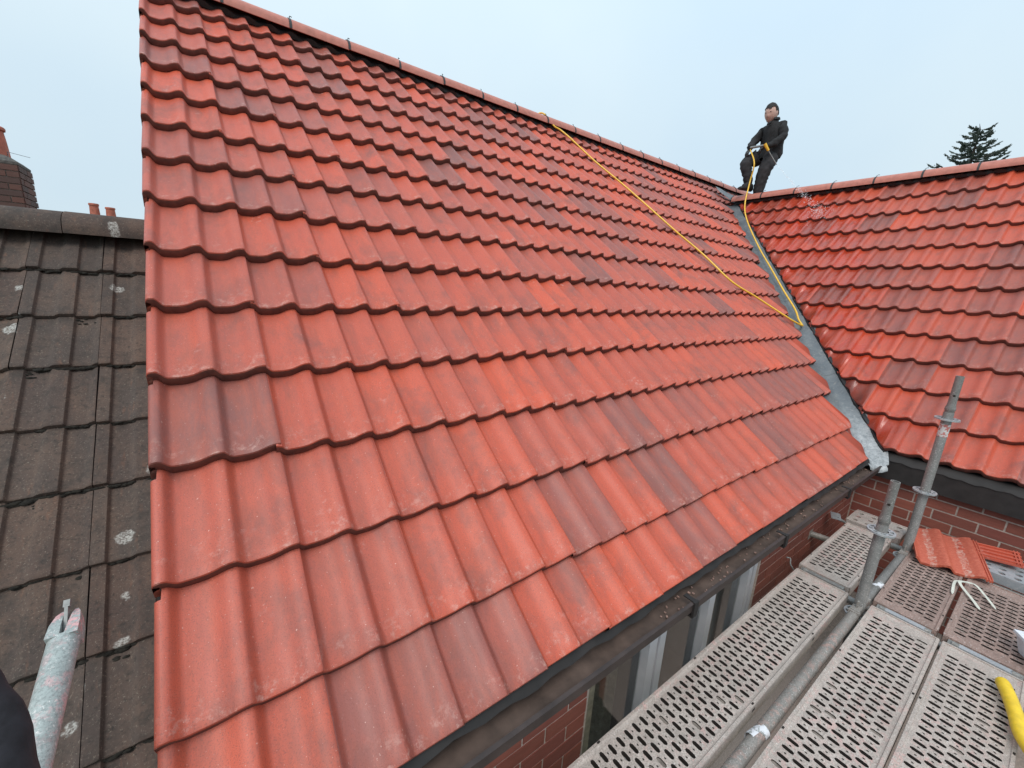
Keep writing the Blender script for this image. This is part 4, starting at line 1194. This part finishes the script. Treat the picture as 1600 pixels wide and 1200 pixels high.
def loose_tile_mesh(L=.42, wid=.333):
    cols = []
    for w in range(2):
        for t, h in PROF: cols.append(((w + t) * .15, h * .031))
    cols += [(.30, 0), (.306, -.012), (.312, -.013), (.314, -.007), (.318, -.007), (.320, -.014), (.325, -.014), (.327, -.008), (.331, -.008), (.333, -.018)]
    m = MB(); vs = []; fs = []; rows = (0, .004, L - .004, L); n = len(rows)
    for x, h in cols:
        for y in rows: vs.append((x, y, h - (.003 if y in (0, L) else 0)))
    for i in range(len(cols) - 1):
        for j in range(n - 1): fs.append((i * n + j, (i + 1) * n + j, (i + 1) * n + j + 1, i * n + j + 1))
    b0 = len(vs)
    for x, h in cols:
        for y in (0, L): vs.append((x, y, h - .018))
    for i in range(len(cols) - 1):
        fs += [(b0 + 2 * i, b0 + 2 * i + 1, b0 + 2 * i + 3, b0 + 2 * i + 2), (i * n, b0 + 2 * i, b0 + 2 * i + 2, (i + 1) * n), (i * n + n - 1, (i + 1) * n + n - 1, b0 + 2 * i + 3, b0 + 2 * i + 1)]
    e = len(cols) - 1
    fs += [(0, n - 1, b0 + 1, b0), (e * n, b0 + 2 * e, b0 + 2 * e + 1, e * n + n - 1)]
    m.add(vs, fs); return m.mesh('tile_body', M['loose'], 38)
LT = loose_tile_mesh()
root, R3 = lie_tile('loose orange-red tile with pale mortar smears lying across the far boards', (3.610, -.450, -.352), (.095, -.315, .0), (.41, .07, .052))
o = link('tile_body', LT, root, None, R3)
root, R3 = lie_tile('loose ribbed tile lying underside up, partly beneath the smeared tile', (3.93, -.62, -.352), (.30, .06, .03), (.07, -.30, .03))
m = MB(); m.box((.09, .11, 0), (.16, .27, .014))
for k in range(4): m.box((.025 + k * .042, .11, -.011), (.012, .27, .012))
for k in range(2): m.box((.09, .235 - k * .014, -.011), (.16, .006, .010))
m.build('tile_body', M['tile'], root, None, R3)

# cable tie / strap, yellow handle, white tub
root = empty('plastic_strap', (3.49, -.70, PZ)); tag(root, 'looped off-white plastic strap lying over the joint of the rusty boards', 'strap')
m = MB()
def ribbon(m, pts, w):
    pts = catmull(pts, 5); vs = []; fs = []
    for i, p in enumerate(pts):
        d = (pts[min(i + 1, len(pts) - 1)] - pts[max(0, i - 1)]).normalized(); s_ = d.cross(V((0, 0, 1))).normalized() * w * (1 if 0 < i < len(pts) - 1 else .3)
        vs += [p - s_, p + s_, p + s_ - V((0, 0, .002)), p - s_ - V((0, 0, .002))]
    for i in range(len(pts) - 1):
        for k in range(4): fs.append((i * 4 + k, i * 4 + (k + 1) % 4, i * 4 + 4 + (k + 1) % 4, i * 4 + 4 + k))
    m.add(vs, fs)
ribbon(m, [(-.10, .055, .006), (.03, .065, .012), (.075, .055, .016), (.085, -.005, .030), (.03, -.055, .016), (-.06, -.105, .006)], .006)
ribbon(m, [(.085, .0, .030), (.06, .045, .026), (.02, .035, .018), (-.07, -.02, .008), (-.14, -.055, .004)], .007)
m.build('strap_band', M['strap'], root)
root = empty('yellow_handle', (2.60, -.905, PZ)); tag(root, 'curved yellow plastic tool handle at the bottom right edge of the picture', 'tool handle')
m = MB(); pts = catmull([(.150, .035, .028), (.120, .025, .030), (.05, .005, .032), (-.05, -.018, .034), (-.16, -.040, .036), (-.26, -.085, .036)], 5)
rr = [.004] + [.016, .020, .022, .023] + [.0235] * 30; rr = rr[:len(pts)]
m.tube(pts, rr, 14); m.build('grip', M['yellow'], root, 60)
m = MB(); m.box((-.34, -.12, .04), (.16, .045, .03), Matrix.Rotation(.4, 3, 'Z')); m.build('blade', M['steel'], root)
root = empty('white_tub', (3.08, -1.06, PZ)); tag(root, 'corner of a white plastic tub cut off by the right edge of the picture', 'tub')
R_ = Matrix.Rotation(.55, 3, 'Z')
m = MB()
base = [(-.12, -.14), (.12, -.14), (.12, .14), (-.12, .14)]
def ringv(sc, z): return [R_ @ V((x * sc, y * sc, z)) for x, y in base]
vs = ringv(.86, 0) + ringv(1, .085) + ringv(1.05, .085) + ringv(1.05, .098) + ringv(.97, .098) + ringv(.84, .008)
fs = [(3, 2, 1, 0)]
for a in range(5): fs += [(a * 4 + k, a * 4 + (k + 1) % 4, a * 4 + 4 + (k + 1) % 4, a * 4 + 4 + k) for k in range(4)]
fs.append((20, 21, 22, 23)); m.add(vs, fs); m.build('tub_body', M['white'], root)

# near scaffold rail end with its wedge, at the lower left
A_ = V((-.141, .363, .411)); B_ = V((-.147, .212, .361)); ax = (A_ - B_).normalized()
root = empty('guard_rail_end', B_); tag(root, 'paint-splashed scaffold rail end with open jaw and steel wedge, lower left', 'scaffold tube')
a0 = V((0, 0, 0)) - ax * .30; a1 = A_ - B_ - ax * .035
m = MB(); m.tube([a0, a1], .0245, 24); m.build('tube', M['tube_paint'], root, 40)
sd_ = ax.cross(V((0, 0, 1))).normalized(); upv = sd_.cross(ax).normalized(); R3 = Matrix((ax, sd_, upv)).transposed()
m = MB()
for sg in (-1, 1):     # two tapering jaws
    vs = []
    for t, w0, w1, h in ((0, .003, .0235, .0235), (.03, .005, .0225, .021), (.055, .006, .018, .014), (.068, .007, .012, .006)):
        for ww in (w0, w1):
            for hh in (-h, h): vs.append(a1 + R3 @ V((t - .004, sg * ww, hh)))
    fs = []
    for i in range(3):
        q = i * 4; fs += [(q, q + 4, q + 5, q + 1), (q + 2, q + 3, q + 7, q + 6), (q + 1, q + 5, q + 7, q + 3), (q, q + 2, q + 6, q + 4)]
    fs += [(0, 1, 3, 2), (12, 14, 15, 13)]; m.add(vs, fs)
m.build('jaw', M['tube_paint'], root, 40)
m = MB(); R4 = R3 @ Matrix.Rotation(-.10, 3, 'Y')
m.box(a1 + R3 @ V((.040, -.001, .012)), (.055, .0055, .014), R3 @ Matrix.Rotation(-.55, 3, 'Y')); m.box(a1 + R3 @ V((.064, -.001, .028)), (.014, .010, .010), R3 @ Matrix.Rotation(-.35, 3, 'Y')); m.build('wedge', M['steel'], root)

# sleeve of the person taking the picture, reaching in from the lower left
root = empty('jacket_sleeve', (-.05, -.22, .60)); tag(root, 'dark out-of-focus jacket sleeve cutting into the bottom left corner', 'sleeve')
def ppx(px, py, d):
    return CAM + (RX * ((px - 800) / 644.43) + DN * ((py - 600) / 644.43) + FW) * d
SL = [(ppx(-80, 960, .42), .006), (ppx(-76, 1010, .41), .018), (ppx(-68, 1085, .40), .030), (ppx(-46, 1165, .39), .035), (ppx(-40, 1260, .37), .040), (ppx(-50, 1420, .34), .05)]
pts = catmull([p - root.location for p, r in SL], 4); rr = [SL[min(len(SL) - 1, i // 4)][1] * (1 - (i % 4) / 4) + SL[min(len(SL) - 1, i // 4 + 1)][1] * ((i % 4) / 4) for i in range(len(pts))]
m = MB(); m.tube(pts, rr, 22); 
m.v = [tuple(V(p) + V((noise.noise(V(p) * 28), noise.noise(V(p) * 28 + V((5, 0, 0))), noise.noise(V(p) * 28 + V((0, 7, 0))))) * .006) for p in m.v]
m.build('cloth', M['sleeve'], root, 80)

# ------------------------------------------------------------------ the man on the ridge
P0 = V((7.80, 2.96, 2.97))
rgt = V((.808, -.589, 0)); twd = V((-.60, -.80, 0)); upz = V((0, 0, 1))      # picture right, towards the camera, up
man = empty('person', P0); tag(man, 'man in black work clothes standing on the ridge, one knee raised, holding a lance', 'person')
def Q(r, u, t=0.0): return rgt * r + upz * u + twd * t
def skinned(name, verts, edges, radii, mats, root_i=0, sub=2, facemat=None, parent=None):
    me = bpy.data.meshes.new(name); me.from_pydata([tuple(v) for v in verts], edges, [])
    o = bpy.data.objects.new(name, me); COL.objects.link(o)
    o.modifiers.new('Skin', 'SKIN')
    for i, sv in enumerate(me.skin_vertices[0].data):
        r = radii[i]; sv.radius = r if isinstance(r, tuple) else (r, r); sv.use_root = (i == root_i)
    sb = o.modifiers.new('Sub', 'SUBSURF'); sb.levels = sub; sb.render_levels = sub
    dg = bpy.context.evaluated_depsgraph_get(); dg.update()
    nm = bpy.data.meshes.new_from_object(o.evaluated_get(dg)); bpy.data.objects.remove(o, do_unlink=True)
    nm.name = name; nm.materials.clear()
    for mt in mats: nm.materials.append(mt)
    if facemat:
        for p in nm.polygons: p.material_index = facemat(p.center)
    nm.shade_smooth()
    return nm
PC = .01025   # metres per picture unit used for the pose sketch, at the man's distance
def J(px, py, t=0.0): return Q((px - 1183) * PC, (296 - py) * .0094, t)
verts = [J(1196, 240), J(1196.5, 224), J(1196, 208, .02), J(1193, 195, .02), J(1190.5, 189.5, .02), J(1187.5, 181, .03),          # 0-5 pelvis, waist, chest, neck base, neck, head base
         J(1199.5, 199, .15), J(1201, 217, .20), J(1187, 229, .24), J(1176, 234.5, .22),                                            # 6-9 near arm
         J(1184, 200, -.12), J(1171.5, 217, -.12), J(1162, 230, .00), J(1159.5, 235, .02),                                        # 10-13 far arm
         J(1195, 245, .09), J(1184.5, 268, .13), J(1182.5, 292, .10), J(1182.5, 322, .08), J(1173, 326, .14),                         # 14-18 near leg, foot hidden beyond the ridge
         J(1186, 244, -.06), J(1156.5, 254, .02), J(1163, 275, .04), J(1167, 292, .05), J(1156, 297, .10)]                        # 19-23 raised leg
edges = [(0, 1), (1, 2), (2, 3), (3, 4), (4, 5), (2, 6), (6, 7), (7, 8), (8, 9), (2, 10), (10, 11), (11, 12), (12, 13),
         (0, 14), (14, 15), (15, 16), (16, 17), (17, 18), (0, 19), (19, 20), (20, 21), (21, 22), (22, 23)]
rad = [(.150, .125), (.135, .11), (.165, .125), (.090, .08), .055, .05, .088, .072, .056, .038, .084, .068, .054, .038,
       .130, .112, .090, .07, .05, .125, .102, .080, .068, .05]
def bodymat(c):
    if (c - (verts[4] * .45 + verts[5] * .55)).length < .085: return 1
    if c.z < verts[0].z + .03 and (c - verts[9]).length > .12 and (c - verts[13]).length > .10: return 2
    return 0
body_me = skinned('body', verts, edges, rad, [M['cloth'], M['skin'], M['trouser'], M['glove']], 0, 2, bodymat)
for v_ in body_me.vertices:
    c_ = v_.co
    if (c_ - verts[5]).length > .16:
        k_ = .011 * noise.noise(c_ * 16) + .006 * math.sin(c_.z * 70 + 6 * noise.noise(c_ * 7))
        v_.co = c_ + v_.normal * k_
# head with face features merged into the same mesh
bm = bmesh.new(); bm.from_mesh(body_me)
hc = J(1184.5, 177, .035); look = (rgt * -.80 + twd * .50 + upz * -.33).normalized()
hx = look.cross(upz).normalized() * -1; hup = hx.cross(look).normalized() * -1
if hup.z < 0: hup = -hup
hm = bmesh.new(); bmesh.ops.create_uvsphere(hm, u_segments=26, v_segments=20, radius=1)
sidev = look.cross(hup).normalized()
for v in hm.verts:
    x, y, z = v.co    # x side, y forward, z up
    w = .090 * (1 - .16 * max(0, -z) ** 1.5); f = .110; h = .134
    fy = y * f; fx = x * w; fz = z * h
    if y > 0:
        # brow, eye sockets, nose, mouth, chin
        e = math.exp(-((abs(x) - .36) ** 2) / .03 - ((z - .08) ** 2) / .02); fy -= .016 * e
        nse = math.exp(-(x ** 2) / .012 - ((z + .14) ** 2) / .035); fy += .026 * nse
        br = math.exp(-((z - .26) ** 2) / .012) * math.exp(-(x ** 2) / .3); fy += .007 * br
        mo = math.exp(-(x ** 2) / .05 - ((z + .50) ** 2) / .003); fy -= .006 * mo
        lp = math.exp(-(x ** 2) / .05 - ((z + .44) ** 2) / .002) + math.exp(-(x ** 2) / .05 - ((z + .56) ** 2) / .002); fy += .005 * lp
        chn = math.exp(-(x ** 2) / .08 - ((z + .80) ** 2) / .03); fy += .012 * chn
    v.co = hc + sidev * fx + look * fy + hup * fz
for sg in (-1, 1):     # ears
    em = bmesh.ops.create_uvsphere(hm, u_segments=10, v_segments=8, radius=1)['verts']
    for v in em:
        c = v.co.copy(); v.co = hc + sidev * (sg * .082 + c.x * .011) + look * (-.008 + c.y * .020) + hup * (-.004 + c.z * .032)
tmp = bpy.data.meshes.new('t'); hm.to_mesh(tmp); hm.free(); n0 = len(bm.faces); bm.from_mesh(tmp); bm.faces.ensure_lookup_table()
for f in bm.faces[n0:]: f.material_index = 1; f.smooth = True
bm.to_mesh(body_me); bm.free(); bpy.data.meshes.remove(tmp)
body = link('body', body_me, man)
# eyes
m = MB()
for sg in (-1, 1):
    c = hc + sidev * (sg * .031) + look * .083 + hup * .011; m.box(c, (.022, .010, .007), Matrix((sidev, look, hup)).transposed())
    c2 = c + hup * .018 + look * .008; m.box(c2, (.034, .010, .007), Matrix((sidev, look, hup)).transposed())
m.build('eyes_and_brows', M['hair'], body)
# hair: short dark crop, cut close over the brow
hm = bmesh.new(); bmesh.ops.create_uvsphere(hm, u_segments=28, v_segments=20, radius=1)
dele = []
for v in hm.verts:
    x, y, z = v.co
    lim = (.47 + .10 * math.sin(x * 5)) if y > .25 else (.05 if y > -.3 else -.35)
    if z < lim: dele.append(v); continue
    rn = 1 + .05 * noise.noise(V((x * 6, y * 6, z * 6)))
    v.co = hc + sidev * (x * .098 * rn) + look * (y * (.119 if y > 0 else .128) * rn) + hup * (z * .155 * rn)
bmesh.ops.delete(hm, geom=dele, context='VERTS')
hme = bpy.data.meshes.new('hair'); hm.to_mesh(hme); hm.free(); hme.materials.append(M['hair']); hme.shade_smooth(); link('hair', hme, body)
# jacket: an open shell round torso with folds, collar standing up
m = MB(); vs = []; fs = []; N = 24
trunk = [(J(1196, 246), .175, .135), (J(1197.0, 238), .180, .145), (J(1197.5, 226), .168, .140), (J(1196.5, 212, .01), .182, .148), (J(1195, 201, .02), .178, .140), (J(1192.5, 194, .02), .125, .105), (J(1190.5, 189.5, .025), .078, .075)]
for i, (c, a, b) in enumerate(trunk):
    for k in range(N):
        t = 2 * PI * k / N; f = .95 + .10 * noise.noise(V((k * .8, i * .9, 1))) + .05 * math.sin(k * 2.2 + i * 1.3)
        vs.append(c + (rgt * .80 + twd * .55).normalized() * math.cos(t) * a * f * .92 + (twd * .83 - rgt * .55).normalized() * math.sin(t) * b * f * 1.12)
for i in range(len(trunk) - 1):
    for k in range(N): fs.append((i * N + k, i * N + (k + 1) % N, (i + 1) * N + (k + 1) % N, (i + 1) * N + k))
m.add(vs, fs); jk = m.build('jacket', M['cloth'], body, 80)
m = MB(); vs = []; fs = []
cc = J(1190, 189, .025)
for i, (h, r) in enumerate(((-.03, .085), (.025, .078), (.05, .088), (.02, .100))):
    for k in range(17):
        t = -2.6 + 5.2 * k / 16; d = (-look * math.cos(t) + sidev * math.sin(t)); d.z = 0
        vs.append(cc + d * r + upz * (h + .012 * math.cos(t)))
for i in range(3):
    for k in range(16): fs.append((i * 17 + k, i * 17 + k + 1, (i + 1) * 17 + k + 1, (i + 1) * 17 + k))
m.add(vs, fs); m.build('collar', M['cloth'], body, 80)
m = MB(); m.tube([J(1182, 193, .10), J(1176, 197.5, .13)], [.022, .008], 8); m.build('collar_tip', M['cloth'], body, 60)
# hands with fingers closed round the lance
def hand(name, wrist, d, palm_n, parent):
    d = V(d).normalized(); pn = V(palm_n); pn = (pn - d * pn.dot(d)).normalized(); s = d.cross(pn)
    vv = [wrist, wrist + d * .045, wrist + d * .085]; ee = [(0, 1), (1, 2)]; rr_ = [.026, (.036, .020), (.034, .018)]
    for k, (o_, L_) in enumerate(((-.028, .072), (-.010, .082), (.010, .078), (.027, .062))):
        b = len(vv); p = wrist + d * .085 + s * o_
        q1 = p + (d * .75 + pn * .55).normalized() * L_ * .42; q2 = q1 + (d * -.05 + pn).normalized() * L_ * .33; q3 = q2 + (d * -.8 + pn * .45).normalized() * L_ * .25
        vv += [p, q1, q2, q3]; ee += [(2, b), (b, b + 1), (b + 1, b + 2), (b + 2, b + 3)]; rr_ += [.0095, .009, .0085, .0075]
    b = len(vv); p = wrist + d * .035 - s * .030; q1 = p + (d * .6 - s * .5 + pn * .6).normalized() * .036; q2 = q1 + (d * .5 + pn * .8 + s * .3).normalized() * .03
    vv += [p, q1, q2]; ee += [(1, b), (b, b + 1), (b + 1, b + 2)]; rr_ += [.012, .0105, .009]
    me = skinned(name, vv, ee, rr_, [M['glove']], 0, 1)
    link(name, me, parent)
hand('hand', verts[9], (verts[9] - verts[8]), (-.2, .3, -1), body)
hand('hand', verts[13], (verts[13] - verts[12]), (.5, -.3, -.6), body)
# boots
def boot(ank, toe, name='boot'):
    d = (toe - ank); d.z = 0; d.normalize(); m = MB(); s = d.cross(upz)
    prof = [(-.075, .045, .10), (-.06, .050, .13), (-.01, .052, .14), (.05, .052, .095), (.11, .055, .07), (.17, .052, .058), (.205, .035, .04)]
    vs = []; fs = []; N = 12; zb = toe.z - .045
    for a, w, h in prof:
        for k in range(N):
            t = 2 * PI * k / N; y = math.sin(t)
            vs.append(V((ank.x, ank.y, zb)) + d * a + s * math.cos(t) * w + upz * (max(0, .5 + .5 * y) * h))
    for i in range(len(prof) - 1):
        for k in range(N): fs.append((i * N + k, i * N + (k + 1) % N, (i + 1) * N + (k + 1) % N, (i + 1) * N + k))
    fs += [tuple(reversed(range(N))), tuple((len(prof) - 1) * N + k for k in range(N))]
    m.add(vs, fs); m.build(name, M['boot'], body, 60)
boot(verts[22], verts[23]); boot(verts[17], verts[18])

# spray lance in his hands, hose, jet
root = empty('spray_lance', P0); tag(root, 'spray lance with a yellow collar held by the man, pointing at the wet tiles', 'spray lance')
h0, h1, h2 = J(1160.5, 234, .05), J(1173, 235, .26), J(1193, 264, .30)
m = MB(); m.tube([h0 + upz * .02, h1 + upz * .01], [.020, .016], 10); m.build('gun', M['steel'], root, 60)
m = MB(); m.tube([h1 - rgt * .02 + upz * .03, h1 + (h2 - h1) * .25], [.024, .018], 10); m.build('collar', M['hose'], root, 60)
m = MB(); m.tube([h1 + (h2 - h1) * .22, h2], .0085, 8); m.build('pipe', M['steel'], root, 60)
HO = [(3.56, 3.86, 3.10), (3.63, 3.76, 3.20), (3.68, 3.68, 3.228), (3.74, 3.62, 3.165), (3.80, 3.57, 3.085), (3.893, 3.48, 3.01), (4.05, 3.07, 2.645), (4.275, 2.682, 2.312), (4.418, 2.252, 1.944), (4.59, 1.92, 1.659), (4.668, 1.55, 1.342), (4.921, 1.375, 1.192), (5.095, 1.232, 1.070), (5.235, 1.10, .965),
      (5.40, 1.05, .910), (5.50, 1.095, .925), (5.52, 1.14, .975), (5.585, 1.215, 1.075), (5.832, 1.462, 1.277), (6.165, 1.795, 1.563), (6.554, 2.184, 1.897), (6.991, 2.621, 2.340), (7.20, 2.80, 2.62)]
up_end = P0 + J(1162, 262, .22); hose_end = P0 + h0 + V((0, 0, -.01))
HO += [tuple(P0 + J(1161, 292, .20)), tuple(up_end), tuple(hose_end)]
hr = empty('hose', (5.2, 1.8, 1.2)); tag(hr, 'yellow hose draped down the red roof, looping in the valley up to the man', 'hose')
m = MB(); pts = catmull(HO, 8); pts = [p + V((noise.noise(p * 2.0), noise.noise(p * 2.0 + V((9, 0, 0))), 0)) * .012 * (p.z < 3.0 and p.x < 5.2) - hr.location for p in pts]
m.tube(pts, .0098, 10); m.build('hose_pipe', M['hose'], hr, 60)

tip = P0 + h2; hit = V((7.04, 1.66, 2.335))
m = MB(); rg = random.Random(3); dv = hit - tip; L = dv.length; dn = dv.normalized(); s1 = dn.cross(upz).normalized(); s2 = s1.cross(dn)
for i in range(420):
    t = rg.random() ** .75; sp = .004 + .055 * t * t
    p = tip + dv * t + s1 * rg.gauss(0, sp) + s2 * rg.gauss(0, sp * .7) - upz * (.0 * t); ln = rg.uniform(.006, .022); r = rg.uniform(.0008, .0022)
    m.tube([p, p + dn * ln], [r, r * .4], 4)
for i in range(150):
    a = rg.uniform(0, 6.28); rr2 = abs(rg.gauss(0, .17)); p = hit + s1 * math.cos(a) * rr2 + UP_W * math.sin(a) * rr2 * .8 + NRM_W * rg.uniform(.01, .08)
    r = rg.uniform(.0009, .0024); m.tube([p, p + V((rg.uniform(-.008, .008), rg.uniform(-.008, .008), .008))], [r, r * .5], 4)
o = m.build('water_jet', M['water']); tag(o, 'thin jet of water from the lance splashing on the wet red tiles', 'water jet', None, 'stuff')
